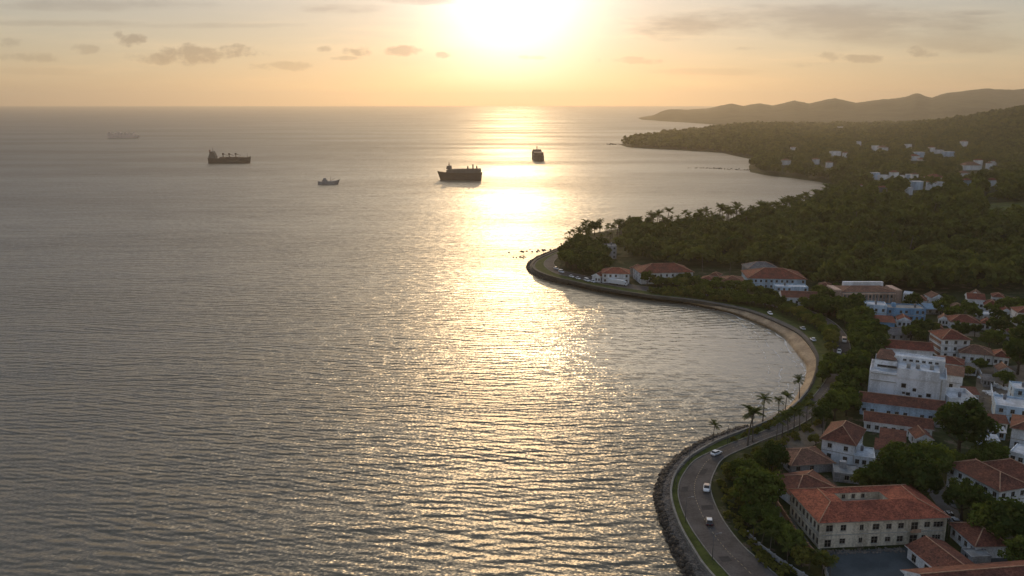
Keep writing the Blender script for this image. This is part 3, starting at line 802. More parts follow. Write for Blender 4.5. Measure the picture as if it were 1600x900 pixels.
FOOT = []          # footprints, kept clear of trees
def building(name, label, fl, fr, d, h, wall="white", roof=("hip", "red", 2.0), win=(5, 2, 3, 0), storeys=2, ov=0.55, base=3.0, ww=1.25, wh=1.45, sill=0.95,
             skip=0.1, cap=True, band=True, parapet=0.0, cat="house", group=None, door=None, extra=None, axis=None, off=(0, 0)):
    """front wall runs from fl to fr (places of the photograph at ground level), the house reaches d metres back"""
    A = G(*fl, base); B = G(*fr, base)
    w = float(np.linalg.norm(B - A)); rz = math.atan2(B[1] - A[1], B[0] - A[0])
    A = A + np.array([math.cos(rz) * off[0] - math.sin(rz) * off[1], math.sin(rz) * off[0] + math.cos(rz) * off[1], 0])
    root = empty(name, A, rz); tag(root, label, cat, group)
    rs = random.Random(int(fl[0] * 7 + fl[1]))
    ux = np.array([math.cos(rz), math.sin(rz)]); uy = np.array([-ux[1], ux[0]])
    FOOT.append((A[:2], ux, uy, w, d))
    sh = h / storeys
    nf, nr_, nl, nb = win
    faces = [((0, 0), (w, 0), nf, w), ((w, 0), (w, d), nr_, d), ((w, d), (0, d), nb, w), ((0, d), (0, 0), nl, d)]
    mb = MB(); z_top = h + parapet
    for k, (p0, p1, n, L) in enumerate(faces):
        ops = face_ops(L, storeys, sh, n, min(ww, L / max(n, 1) * 0.6), min(wh, sh * 0.62), min(sill, sh * 0.3), skip, rs=rs)
        if k == 0 and door is not None:
            dx = door * w
            ops = [o for o in ops if not (o[1] < sh and o[0] < dx + 1.5 and o[0] + o[2] > dx - 0.2)]
            ops.append((dx, 0.05, 1.3, min(2.3, sh - 0.3)))
        facade(mb, p0, p1, -0.6, z_top, ops)
        a = math.atan2(p1[1] - p0[1], p1[0] - p0[0]); u = np.array([math.cos(a), math.sin(a)])
        for o in ops:
            isd = o[1] < 0.2
            if isd:
                dm = MB(); dm.box(0.02, 0.12, 0.0, o[2] - 0.02, 0.18, o[3] - 0.02, 0); dm.box(o[2] / 2 - 0.03, 0.1, 0.05, o[2] / 2 + 0.03, 0.118, o[3] - 0.1, 1)
                ob = dm.build("door", [M["frame"], M["glass"]], root)
            else:
                ob = link_mesh("window", window_mesh(o[2], o[3], "bars" if rs.random() < 0.5 else "plain"), root)
            q = np.array(p0) + u * o[0]
            ob.location = (q[0], q[1], o[1]); ob.rotation_euler = (0, 0, a)
    if parapet:
        i = 0.25
        mb.poly([(i, i, h), (w - i, i, h), (w - i, d - i, h), (i, d - i, h)], 1)
        for (p, q) in (((i, i), (w - i, i)), ((w - i, i), (w - i, d - i)), ((w - i, d - i), (i, d - i)), ((i, d - i), (i, i))):
            mb.poly([(*p, h), (*q, h), (*q, z_top), (*p, z_top)])
        O = [(0, 0), (w, 0), (w, d), (0, d)]; I = [(i, i), (w - i, i), (w - i, d - i), (i, d - i)]
        for k in range(4):
            j = (k + 1) % 4
            mb.poly([(*O[k], z_top), (*O[j], z_top), (*I[j], z_top), (*I[k], z_top)])
    if band and storeys > 1:
        for s in range(1, storeys):
            z = s * sh
            mb.box(-0.08, -0.08, z - 0.1, w + 0.08, -0.002, z + 0.1, 2); mb.box(-0.08, 0.0, z - 0.1, -0.002, d + 0.08, z + 0.1, 2); mb.box(w + 0.002, 0.0, z - 0.1, w + 0.08, d + 0.08, z + 0.1, 2)
    mb.build("wall", [W[wall], RF["white"] if wall in ("white", "blue") else M["concrete"], M["band"]], root)
    kind, rm, rh = roof
    if kind != "none" and not parapet:
        rb, caps = roof_mesh(kind, w, d, rh, ov, axis)
        r = rb.build("roof", [RF[rm], M["fascia"] if kind != "gable" else W[wall]], root, (0, 0, h + 0.17))
        if caps and cap: caps_mesh(caps).build("ridge_cap", M["cap"], r)
    if parapet and extra is None and w > 5:
        for k in range(1 + (rs.random() < .5)):
            tx, ty = rs.uniform(1.2, w - 1.2), rs.uniform(d * .35, d - 1.0); tk = MB()
            if rs.random() < .6:
                tk.tube([(tx, ty, h + .02), (tx, ty, h + .5)], 0.5, 8, 0); tk.tube([(tx, ty, h + .5), (tx, ty, h + 1.7), (tx, ty, h + 1.95)], [0.55, 0.55, 0.2], 10, 0); tk.build("water_tank", M["metal"], root)
            else:
                tk.box(tx - .9, ty - .8, h + .02, tx + .9, ty + .8, h + 1.9); tk.build("roof_hut", W[wall], root)
    if extra: extra(root, w, d, h)
    return root

# --- the long cream building with the courtyard
def main_building():
    A = G(1278, 857); B = G(1474, 848); w = float(np.linalg.norm(B - A)); rz = math.atan2(B[1] - A[1], B[0] - A[0]); d = 17.0; h = 7.0
    root = empty("courtyard_building", A, rz)
    tag(root, "long cream two-storey building with red hipped roof around a small courtyard", "building")
    ux = np.array([math.cos(rz), math.sin(rz)]); FOOT.append((A[:2], ux, np.array([-ux[1], ux[0]]), w, d))
    mb = MB(); ops_all = []
    xs = [1.6, 5.2, 10.0, 13.2, 16.6, 19.6, 22.9, 26.2, 28.5]
    xs = [x * w / 31.6 for x in xs]
    up = [(xs[0], 4.35, 1.75, 1.75), (xs[1], 4.45, 1.45, 1.6), (xs[2], 4.4, 1.0, 1.5), (xs[3], 4.35, 1.75, 1.6), (xs[4], 4.4, 1.4, 1.4), (xs[5], 4.4, 1.5, 1.5), (xs[6], 3.75, 1.8, 2.2), (xs[7], 4.4, 1.5, 1.5), (xs[8], 4.4, 1.8, 1.45), (w - 2.3, 4.4, 1.7, 1.45)]
    dn = [(xs[0] - .1, 0.2, 1.7, 2.0), (xs[1], 0.95, 1.5, 1.45), (xs[2], 1.0, 0.95, 1.4), (xs[3] - .1, 0.7, 1.7, 1.9), (xs[4], 1.0, 1.4, 1.3), (xs[5], 0.8, 1.6, 1.6), (xs[6] - .1, 0.1, 2.0, 2.4), (xs[7] - .4, 0.95, 1.2, 1.45), (xs[8], 0.95, 1.5, 1.35), (w - 2.3, 1.05, 1.35, 1.25)]
    left = [(k * 2.1 + 1.0, z, 1.15, 1.75) for k in range(8) for z in (0.75, 4.15)]
    right = [(k * 3.2 + 1.4, z, 1.3, 1.5) for k in range(5) for z in (0.9, 4.3)]
    back = [(k * 3.8 + 1.6, z, 1.3, 1.5) for k in range(8) for z in (0.9, 4.3)]
    for p0, p1, ops in (((0, 0), (w, 0), up + dn), ((w, 0), (w, d), right), ((w, d), (0, d), back), ((0, d), (0, 0), left)):
        facade(mb, p0, p1, -0.6, h, ops, 0, 0.26)
        a = math.atan2(p1[1] - p0[1], p1[0] - p0[0])
        for o in ops:
            q = np.array(p0) + np.array([math.cos(a), math.sin(a)]) * o[0]
            nm = "door" if o[1] < 0.5 else "window"
            ob = link_mesh(nm, window_mesh(o[2], o[3], "bars" if o[2] > 1.3 else "plain"), root, (q[0], q[1], o[1]), a)
    # court: inner walls, floor
    cx0, cx1, cy0, cy1 = 8.8, 20.2, 6.5, 10.9
    for p0, p1, ops in (((cx0, cy1), (cx1, cy1), [(1.9, h - 2.3, 1.0, 1.5), (4.6, h - 2.3, 1.0, 1.5), (7.3, h - 2.3, 1.0, 1.5)]), ((cx1, cy1), (cx1, cy0), []), ((cx1, cy0), (cx0, cy0), []), ((cx0, cy0), (cx0, cy1), [])):
        facade(mb, p0, p1, -0.3, h, ops, 0, 0.26)
        for o in ops: link_mesh("window", window_mesh(o[2], o[3], "plain"), root, (p0[0] + o[0], p0[1], o[1]), 0)
    mb.poly([(cx0, cy0, -0.02), (cx1, cy0, -0.02), (cx1, cy1, -0.02), (cx0, cy1, -0.02)], 1)
    # string course, corner piers and porch
    for (a, b, c, e) in ((-0.1, -0.1, w + 0.1, -0.002), (-0.1, 0.0, -0.002, d), (w + 0.002, 0, w + 0.1, d)):
        mb.box(a, b, 3.36, c, e, 3.58, 2)
        mb.box(a - .04, b - (.04 if b < 0 else 0), h - 0.35, c + .04, e, h - 0.02, 2)
    for x in (-0.14, w - 0.5): mb.box(x, -0.14, -0.4, x + 0.64, -0.004, h - 0.36, 0)
    for x in (xs[6] - 0.7, xs[6] + 2.2): mb.box(x, -0.16, -0.4, x + 0.32, -0.006, h - 0.36, 0)
    mb.build("wall", [W["cream"], M["concrete"], M["band"]], root)
    bal = MB(); bal.box(xs[6] - 0.3, -0.95, 3.58, xs[6] + 2.1, -0.17, 3.7); bal.box(xs[6] - 0.3, -0.95, 3.7, xs[6] + 2.1, -0.87, 4.5)
    bal.build("balcony", M["cap"], root)
    # ring roof: outer eave, ridge, inner eave
    ov = 0.75; zr = 2.35
    O = [(-ov, -ov, 0), (w + ov, -ov, 0), (w + ov, d + ov, 0), (-ov, d + ov, 0)]
    Rr = [(4.9, 5.4, zr), (w - 4.9, 5.4, zr), (w - 4.9, d - 4.2, zr), (4.9, d - 4.2, zr)]
    I = [(cx0 - .35, cy0 - .35, 2.0), (cx1 + .35, cy0 - .35, 2.0), (cx1 + .35, cy1 - 0.1, 1.75), (cx0 - .35, cy1 - 0.1, 1.75)]
    rb = MB()
    for i in range(4):
        j = (i + 1) % 4
        rb.poly([O[i], O[j], Rr[j], Rr[i]], 2 if i == 3 else 0); rb.poly([Rr[i], Rr[j], I[j], I[i]])
        rb.poly([(*O[i][:2], -.18), (*O[j][:2], -.18), O[j], O[i]], 1)
        rb.poly([I[i], I[j], (*I[j][:2], I[j][2] - .12), (*I[i][:2], I[i][2] - .12)], 1)
    rb.poly([(*p[:2], -.18) for p in reversed(O)], 1)
    # upper back wall of the court shows above the inner eave
    r = rb.build("roof", [RF["bright"], M["fascia"], RF["bright"]], root, (0, 0, h + 0.19))
    caps_mesh([(O[i], Rr[i]) for i in range(4)] + [(Rr[3], Rr[0]), (Rr[1], Rr[2]), (Rr[2], Rr[3])], 0.11).build("ridge_cap", M["cap"], r)
    cw = MB()
    facade(cw, (cx0 - 0.35, cy1 - 0.05), (cx1 + 0.35, cy1 - 0.05), -0.2, 1.72, [(2.2, 0.1, 0.95, 1.25), (4.8, 0.1, 0.95, 1.25), (7.4, 0.1, 0.95, 1.25)], 0, 0.2)
    facade(cw, (cx1 + 0.3, cy1 - 0.1), (cx1 + 0.3, cy0 - 0.3), -0.2, 1.74, [], 0, 0.2)
    facade(cw, (cx0 - 0.3, cy0 - 0.3), (cx0 - 0.3, cy1 - 0.1), -0.2, 1.74, [], 0, 0.2)
    facade(cw, (cx1 + 0.3, cy0 - 0.3), (cx0 - 0.3, cy0 - 0.3), -0.2, 1.9, [], 0, 0.2)
    cw.build("court_wall", W["cream"], r)
    for x in (2.2, 4.8, 7.4): link_mesh("window", window_mesh(0.95, 1.25, "plain"), r, (cx0 - .35 + x, cy1 - .05, .1))
    # small dormer on the seaward slope
    return root
main_building()


# --- neighbours of the cream building
building("foreground_roof_house", "big dark tiled roof with a pale ridge cap at the bottom corner of the town", (1462, 985), (1720, 962), 12, 6.2, "white", ("gable", "dark", 3.0), (0, 0, 0, 0), 1, 0.7, axis="x")
building("gabled_shed", "low gabled tile roof on white pillars beside the paved courtyard", (1417, 872), (1478, 922), 9.5, 3.0, "white", ("gable", "dark", 1.9), (3, 0, 0, 0), 1, 0.6, axis="x", cat="shed", ww=1.6, wh=2.2, sill=0.3, skip=0)
building("annex_house", "narrow white annex with a two-tone hipped roof right of the cream building", (1484, 838), (1522, 873), 8.0, 3.3, "white", ("hip", "dark", 2.4), (4, 2, 0, 0), 1, 0.6, cat="house", axis="x")
building("flat_shed", "small grey flat-roofed shed between the annex and the gabled shed", (1500, 872), (1516, 886), 5.0, 2.4, "grey", ("flat", "grey", 0), (1, 1, 0, 0), 1, 0, cat="shed", parapet=0.3)
building("mansion", "large white two-storey mansion with dark red hipped roof behind the courtyard building", (1478, 759), (1557, 803), 9.5, 6.6, "white", ("hip", "dark", 2.6), (6, 3, 2, 0), 2, 0.7, skip=0.08, door=0.55)
building("mansion_wing", "rear wing of the white mansion with its own parallel dark roof", (1478, 759), (1562, 806), 8.5, 6.4, "white", ("hip", "dark", 2.4), (0, 3, 2, 0), 2, 0.6, off=(2.0, 11.2))
building("low_tile_house", "low house with hipped brown-red roof just left of the cream building", (1241, 794), (1312, 784), 13, 3.1, "white", ("hip", "dark", 2.6), (3, 2, 4, 0), 1, 0.7)
building("low_tile_house", "smaller hipped tile house beside the dirt lane, below the white corner house", (1236, 741), (1300, 737), 11, 2.8, "grey", ("hip", "brown", 2.4), (3, 2, 3, 0), 1, 0.7)
building("corner_house", "tall white corner house with steep hipped roof and a pale hip ridge", (1282, 717), (1332, 728), 14, 6.6, "white", ("hip", "dark", 3.6), (2, 3, 3, 0), 2, 0.7, skip=0.2, axis="y")
building("corner_house_extension", "low flat-roofed white extension with three small windows beside the corner house", (1333, 728.5), (1366, 733), 8, 3.2, "white", ("flat", "grey", 0), (3, 1, 0, 0), 1, 0, parapet=0.35)
building("flat_garage", "flat purple-grey roofed garage between corner house and low tile roofs", (1302, 752), (1343, 757), 7, 2.6, "grey", ("flat", "grey", 0), (1, 1, 0, 0), 1, 0, parapet=0.3, cat="garage")
building("lean_to_house", "stepped lean-to with red tile roof, lower of two beside the corner house", (1366, 716), (1402, 722), 5.5, 3.0, "white", ("shed", "dark", 1.4), (2, 1, 0, 0), 1, 0.4)
building("lean_to_house", "stepped lean-to with red tile roof, upper of two beside the corner house", (1374, 700), (1412, 706), 5.5, 3.2, "white", ("shed", "dark", 1.5), (2, 1, 0, 0), 1, 0.4)
building("row_house", "long low house with mottled red roof, second row below the big white building", (1350, 673), (1455, 687), 8, 3.4, "white", ("gable", "dark", 2.0), (8, 1, 1, 0), 1, 0.5, axis="x", skip=0.25)
building("row_house", "long house with pale blue wall and dark red roof right below the big white building", (1343, 647), (1473, 663), 8.5, 4.6, "blue", ("gable", "dark", 2.2), (10, 1, 1, 0), 1, 0.6, axis="x", skip=0.3, wh=1.1, sill=1.7)

def white_block_extra(root, w, d, h):
    mb = MB()
    def block(x0, y0, x1, y1, z0, z1, ops):
        facade(mb, (x0, y0), (x1, y0), z0, z1, ops); facade(mb, (x1, y0), (x1, y1), z0, z1, []); facade(mb, (x1, y1), (x0, y1), z0, z1, []); facade(mb, (x0, y1), (x0, y0), z0, z1, [])
        mb.poly([(x0, y0, z1 - .5), (x1, y0, z1 - .5), (x1, y1, z1 - .5), (x0, y1, z1 - .5)], 1)
        for o in ops: wins.append((x0 + o[0], y0, o[1], o[2], o[3]))
    wins = []
    block(w * 0.36, -0.25, w * 0.90, d * 0.62, h - 0.6, h + 2.9, [])
    block(1.2, d * 0.42, w * 0.355, d * 0.95, h - 0.6, h + 3.2, [(1.0, h + 0.55, 6.6, 0.9)])
    block(w * 0.30, d * 0.63, w * 0.97, d - 0.1, h - 0.6, h + 4.6, [(k * 2.1 + 3, h + 3.0, 1.2, 0.8) for k in range(6)])
    ub = mb.build("upper_block", [W["white"], RF["white"]], root)
    for (x, y, z, a, b) in wins: link_mesh("window", window_mesh(a, b, "plain"), ub, (x, y, z))
    sk = MB(); x0, x1, y0, y1, z0 = 1.6, w * 0.34, d * 0.5, d * 0.93, h + 3.3
    sk.poly([(x0, y0, z0), (x1, y0, z0), (x1 - 2, y1, z0 + 2.2), (x0 + 1, y1, z0 + 2.2)]); sk.poly([(x1, y0, z0), (x1, y1, z0), (x1 - 2, y1, z0 + 2.2)]); sk.poly([(x0, y1, z0), (x0, y0, z0), (x0 + 1, y1, z0 + 2.2)])
    sk.poly([(x1, y1, z0), (x0, y1, z0), (x0 + 1, y1, z0 + 2.2), (x1 - 2, y1, z0 + 2.2)])
    sk.build("terrace_roof", RF["brown"], root)
    for k in range(2):
        ld = MB(); ld.box(0.5, -0.3, h - 0.2 - k * 2.6, w * 0.36, -0.003, h + 0.0 - k * 2.6); ld.build("ledge", M["band"], root)
    ld = MB(); ld.box(w * 0.93, -0.35, 3, w * 0.945, -0.003, h + 0.4)
    ld.build("downpipe", M["band"], root)
    for q in ((w * .5, d * .2), (w * .62, d * .24), (w * .8, d * .3)):
        tk = MB(); tk.tube([(q[0], q[1], h + 2.4), (q[0], q[1], h + 3.9)], 0.7, 10)
        tk.build("water_tank", M["concrete"], root)
    for (x, z, a, b) in ((w * .43, 5.3, 1.6, 1.6), (w * .58, 4.4, 1.2, 1.2), (w * .50, 2.6, 1.4, 1.2), (w * .66, 2.5, 1.2, .9), (w * .76, 3.0, 1.5, 1.3), (w * .45, 3.0, 1.0, .8)):
        m_ = MB(); m_.box(0, -0.1, 0, a, -0.004, b, 0); m_.box(0.12, -0.14, 0.12, a - .12, -0.104, b - .12, 1)
        m_.build("window", [M["frame"], M["glass"]], root, (x, 0, z + 2.0))
building("white_block", "big blank-walled white building with stepped terraces, tallest in the town", (1354, 628), (1474, 645), 15, 11.5, "white", ("none", "white", 0), (0, 2, 2, 0), 3, 0, parapet=0.7, cat="building", band=False, extra=white_block_extra)
building("terrace_house", "white house with brown tiled canopy against the right side of the big white building", (1468, 606), (1502, 611), 9, 5.6, "white", ("shed", "brown", 1.2), (3, 2, 0, 0), 2, 0.4)
building("roofless_house", "open-topped white walled house between the big white building and the dirt lot", (1480, 648), (1524, 650), 11, 5.0, "white", ("none", "white", 0), (3, 2, 1, 0), 2, 0, parapet=1.4, skip=0.2)
building("arched_roof_house", "small house with bright red curved roof beside the terraces of the big white building", (1459, 580), (1503, 586), 8, 4.0, "white", ("hip", "red", 1.8), (2, 2, 0, 0), 1, 0.5)
building("red_hall", "long red-roofed white hall directly behind the big white building", (1381, 560), (1456, 566), 10, 4.6, "white", ("gable", "red", 2.4), (5, 1, 1, 0), 1, 0.5, axis="x")
def tower_extra(root, w, d, h):
    mb = MB()
    for z in (0.9, 3.5, 6.0): mb.box(0.5, -0.12, z, w - 0.5, -0.09, z + 1.3)
    mb.build("brick_panel", W["brick"], root)
building("tower_house", "three-storey white house with brick-panelled side and steep red hipped roof", (1450, 547), (1469, 560), 11.5, 8.4, "white", ("hip", "red", 2.9), (0, 3, 0, 0), 3, 0.6, extra=tower_extra, skip=0.05)
building("wide_house", "wide white house with brown-red roof right of the three-storey brick-panelled house", (1499, 565), (1550, 570), 10, 3.9, "white", ("hip", "brown", 2.5), (4, 2, 0, 0), 1, 0.6, skip=0)
building("wing_house", "short white wing with hipped red roof at the right end of the wide brown-roofed house", (1551, 570), (1575, 573), 8, 3.7, "white", ("hip", "red", 2.0), (3, 2, 0, 0), 1, 0.5, skip=0)
building("blue_white_house", "flat-roofed pale blue house beside the dirt lot at the right edge", (1553, 658), (1625, 668), 12, 5.4, "blue", ("none", "white", 0), (4, 2, 1, 0), 2, 0, parapet=0.6, skip=0.3)
building("blue_white_house", "smaller pale blue flat-roofed house behind the one by the dirt lot", (1582, 630), (1640, 636), 9, 5.2, "blue", ("none", "white", 0), (3, 2, 1, 0), 2, 0, parapet=0.5, skip=0.3)
building("stepped_shed", "red-tiled topmost shed of the stepped row behind the big dark tree", (1537, 671), (1573, 675), 5, 2.8, "white", ("shed", "dark", 1.0), (3, 1, 0, 0), 1, 0.4, cat="shed")
building("stepped_shed", "pale blue middle shed of the stepped row behind the big dark tree", (1534, 684), (1570, 688), 4, 2.4, "blue", ("shed", "white", 0.6), (3, 1, 0, 0), 1, 0.3, cat="shed")
building("stepped_shed", "pale blue lowest shed of the stepped row behind the big dark tree", (1530, 697), (1560, 700), 4, 2.2, "blue", ("shed", "white", 0.5), (2, 1, 0, 0), 1, 0.3, cat="shed")
building("edge_house", "white house with dark red roof cut by the right edge above the mansion", (1577, 700), (1660, 716), 12, 6.8, "white", ("hip", "dark", 2.8), (4, 2, 2, 0), 2, 0.7)
building("porch_house", "low white house with a row of dark windows below the edge house", (1575, 722), (1650, 742), 8, 3.4, "white", ("flat", "white", 0), (6, 2, 1, 0), 1, 0, parapet=0.3, skip=0)
# --- upper town
def school_extra(root, w, d, h):
    for x in (-3.6, w + 0.02):
        mb = MB(); mb.box(x, -0.6, -0.5, x + 3.58, d * 0.8, h + 1.2); mb.build("end_wing", W["pink"], root)
    pc = MB()
    for k in range(15): pc.box(k * w / 15 + 0.4, -1.5, -0.4, k * w / 15 + 0.85, -1.05, h - 0.9)
    pc.box(0, -1.6, h - 0.9, w, -0.55, h - 0.3); pc.build("colonnade", W["pink"], root)
    bk = MB(); bk.box(w * 0.2, d - 2.5, h + 0.2, w - 1, d - 0.5, h + 2.9); bk.build("rear_storey", W["white"], root)
building("long_school", "wide brown-roofed building with pink end wings and colonnade below the wooded hill", (1313, 480), (1396, 480), 15, 8.2, "grey", ("hip", "brown", 1.7), (10, 2, 2, 0), 2, 0.5, cat="building", extra=school_extra, skip=0)
building("blue_house", "low bright blue flat house in front of the long pink-winged building", (1317, 489), (1351, 491), 8, 4.2, "deepblue", ("none", "white", 0), (4, 1, 1, 0), 1, 0, parapet=0.4)
building("blue_house", "taller pale blue house in the middle of the blue row", (1351, 500), (1384, 502), 9, 7.6, "blue", ("none", "white", 0), (3, 2, 2, 0), 2, 0, parapet=0.5)
building("blue_house", "long two-storey blue house at the right end of the blue row", (1385, 501), (1445, 503), 10, 6.2, "deepblue", ("none", "white", 0), (7, 2, 1, 0), 2, 0, parapet=0.5)
building("striped_house", "blue house with red and white eaves below the blue row", (1362, 517), (1397, 519), 8, 4.6, "deepblue", ("shed", "red", 1.2), (4, 1, 1, 0), 1, 0.5)
building("grey_roof_house", "grey-roofed low house behind the long red hall", (1379, 533), (1425, 531), 10, 2.8, "grey", ("gable", "grey", 1.8), (4, 1, 1, 0), 1, 0.5, axis="x")
building("villa", "white villa with red hipped roof standing among trees above the three-storey house", (1484, 514), (1530, 517), 10, 3.6, "white", ("hip", "red", 2.6), (5, 2, 2, 0), 1, 0.6)
building("villa_wing", "small pink-roofed wing at the right of the villa among trees", (1531, 515), (1546, 517), 7, 3.2, "white", ("hip", "bright", 1.8), (2, 1, 0, 0), 1, 0.5)
building("hillside_house", "white house with red gable roof and chimney-like ends under the wooded hill", (1511, 481), (1537, 483), 10, 4.8, "white", ("gable", "red", 2.2), (3, 2, 1, 0), 1, 0.5, axis="x")
building("hillside_house", "red hipped house touching the right of the gabled one under the wooded hill", (1538, 487), (1561, 489), 9, 3.4, "white", ("hip", "red", 2.2), (3, 2, 1, 0), 1, 0.5)
building("hillside_house", "red-roofed white house at the right edge behind the trees", (1588, 509), (1625, 511), 10, 6.6, "white", ("hip", "red", 2.2), (3, 2, 2, 0), 2, 0.5)
building("hillside_house", "half-hidden red-roofed house farthest right below the wooded hill", (1570, 484), (1600, 486), 9, 3.6, "grey", ("hip", "dark", 2.0), (3, 1, 1, 0), 1, 0.5)
building("hillside_house", "small white house with gabled brown roof left of the trees under the hill", (1455, 478), (1474, 478), 8, 4.2, "white", ("gable", "brown", 2.0), (2, 1, 1, 0), 1, 0.4, axis="y")
building("low_white_house", "low white flat house between red hillside houses and the villa", (1535, 502), (1560, 502), 7, 3.2, "white", ("flat", "white", 0), (3, 1, 1, 0), 1, 0, parapet=0.3)
building("blue_shed", "long shed with a plain blue metal roof at the foot of the hill", (1448, 491), (1479, 492), 9, 2.6, "grey", ("shed", "blue", 0.9), (3, 1, 0, 0), 1, 0.4, cat="shed")
# --- by the bay and on the point
building("bay_hall", "big red hipped hall behind the trees at the head of the bay", (1168, 451), (1258, 453), 22, 6.2, "blue", ("hip", "red", 4.2), (11, 2, 3, 0), 2, 0.7, cat="building", skip=0.15)
building("bay_wing", "white two-storey wing with dark roof left of the big red hall", (1127, 454), (1163, 455), 13, 5.4, "white", ("hip", "dark", 2.2), (5, 2, 2, 0), 2, 0.6)
building("bay_front_house", "white flat house in front of the right half of the big red hall", (1212, 463), (1262, 464), 8, 5.2, "blue", ("none", "white", 0), (6, 1, 1, 0), 2, 0, parapet=0.5)
building("bay_front_house", "dark red gabled house nearest the beach trees below the big red hall", (1222, 476), (1277, 478), 11, 4.0, "white", ("gable", "dark", 2.4), (6, 2, 1, 0), 1, 0.5, axis="x")
building("grey_hall", "grey-roofed hall half hidden behind the big red hall", (1168, 434), (1217, 434), 14, 5.6, "grey", ("hip", "grey", 3.2), (6, 1, 1, 0), 2, 0.5, cat="building")
building("point_house", "small bright red-roofed house among the trees near the tip of the point", (941, 442), (983, 443), 12, 5.8, "white", ("hip", "bright", 2.6), (5, 2, 2, 0), 2, 0.6)
building("point_hall", "wide white two-storey hall with long red roof on the point", (1001, 444), (1082, 442), 18, 6.6, "white", ("hip", "red", 4.0), (9, 3, 3, 0), 2, 0.7, cat="building", skip=0.1)
building("point_tower", "grey three-storey block rising behind the small red-roofed house of the point", (942, 405), (963, 405), 9, 9.0, "grey", ("none", "white", 0), (3, 1, 1, 0), 3, 0, parapet=0.5)


# --- more small houses of the upper town
for (px, py, wpx, dd, hh, wl, rk, rm, st, lb) in [
    (1402, 511, 20, 7, 3.4, "white", "gable", "red", 1, "tiny white gabled house in the trees right of the striped blue house"), (1430, 519, 18, 7, 3.2, "white", "hip", "dark", 1, "tiny hipped house between grey roof and the villa, left one"), (1455, 523, 17, 7, 3.2, "blue", "hip", "red", 1, "tiny pale blue hipped house left of the villa"),
    (1466, 508, 15, 6, 3.0, "white", "gable", "brown", 1, "tiny brown-gabled house just above the villa's left end"), (1563, 522, 20, 8, 3.4, "white", "hip", "red", 1, "small red hipped house in the wood right of the villa"), (1578, 534, 24, 8, 3.6, "grey", "hip", "dark", 1, "small dark-roofed house in the wood at the right edge"),
    (1562, 497, 18, 7, 3.4, "white", "gable", "red", 1, "small red gabled house right of the low white flat house"), (1486, 490, 18, 7, 3.2, "white", "hip", "brown", 1, "small brown-roofed house right beside the long blue-roofed shed"), (1430, 479, 16, 7, 3.6, "white", "hip", "red", 1, "small red-roofed house left of the small brown-gabled one under the hill"),
    (1410, 470, 14, 7, 4.0, "white", "flat", "white", 1, "small white cube house right of the pink-winged building"), (1550, 474, 18, 7, 3.6, "white", "hip", "red", 1, "small red-roofed house highest on the right under the hill"), (1515, 470, 14, 7, 3.6, "white", "gable", "brown", 1, "small white gabled house just above the hillside houses"),
    (1288, 471, 20, 8, 4.2, "white", "gable", "grey", 1, "small grey-roofed house left of the pink-winged building"), (1278, 458, 18, 8, 4.0, "white", "hip", "dark", 1, "small dark-roofed house right of the big red hall"), (1095, 448, 20, 8, 4.4, "white", "hip", "red", 1, "small red-roofed house between the point hall and the white wing"),
    (1108, 441, 14, 7, 4.2, "grey", "hip", "dark", 1, "small grey house behind the small red-roofed one at the head of the bay"), (925, 440, 13, 7, 3.6, "white", "gable", "red", 1, "tiny white gabled house left of the bright red-roofed one on the point"), (984, 432, 14, 8, 5.4, "grey", "hip", "red", 1, "small red-roofed house between the two large roofs of the point"),
    (1508, 628, 20, 6, 3.0, "white", "shed", "dark", 1, "dark lean-to behind the open-topped white house"), (1536, 604, 16, 5, 2.6, "grey", "shed", "grey", 1, "grey hut at the left edge of the dirt lot"), (1560, 590, 22, 6, 2.8, "grey", "gable", "brown", 1, "brown-roofed hut in the middle of the dirt lot"), (1505, 586, 20, 6, 2.6, "white", "shed", "grey", 1, "grey-roofed hut under the wide house's front wall"),
    (1430, 700, 26, 7, 3.0, "white", "gable", "dark", 1, "dark-roofed cottage behind the huge tree's left side"), (1462, 668, 20, 6, 3.2, "grey", "flat", "grey", 1, "grey flat hut between the row houses and the huge dark tree")]:
    if rk == "flat": building("small_house", lb, (px, py), (px + wpx, py + 1.5), dd, hh, wl, ("none", rm, 0), (2, 1, 1, 0), st, 0, parapet=0.3)
    else: building("small_house", lb, (px, py), (px + wpx, py + 1.5), dd, hh, wl, (rk, rm, 1.7 if rk != "shed" else 0.8), (3, 2, 1, 0), st, 0.45)
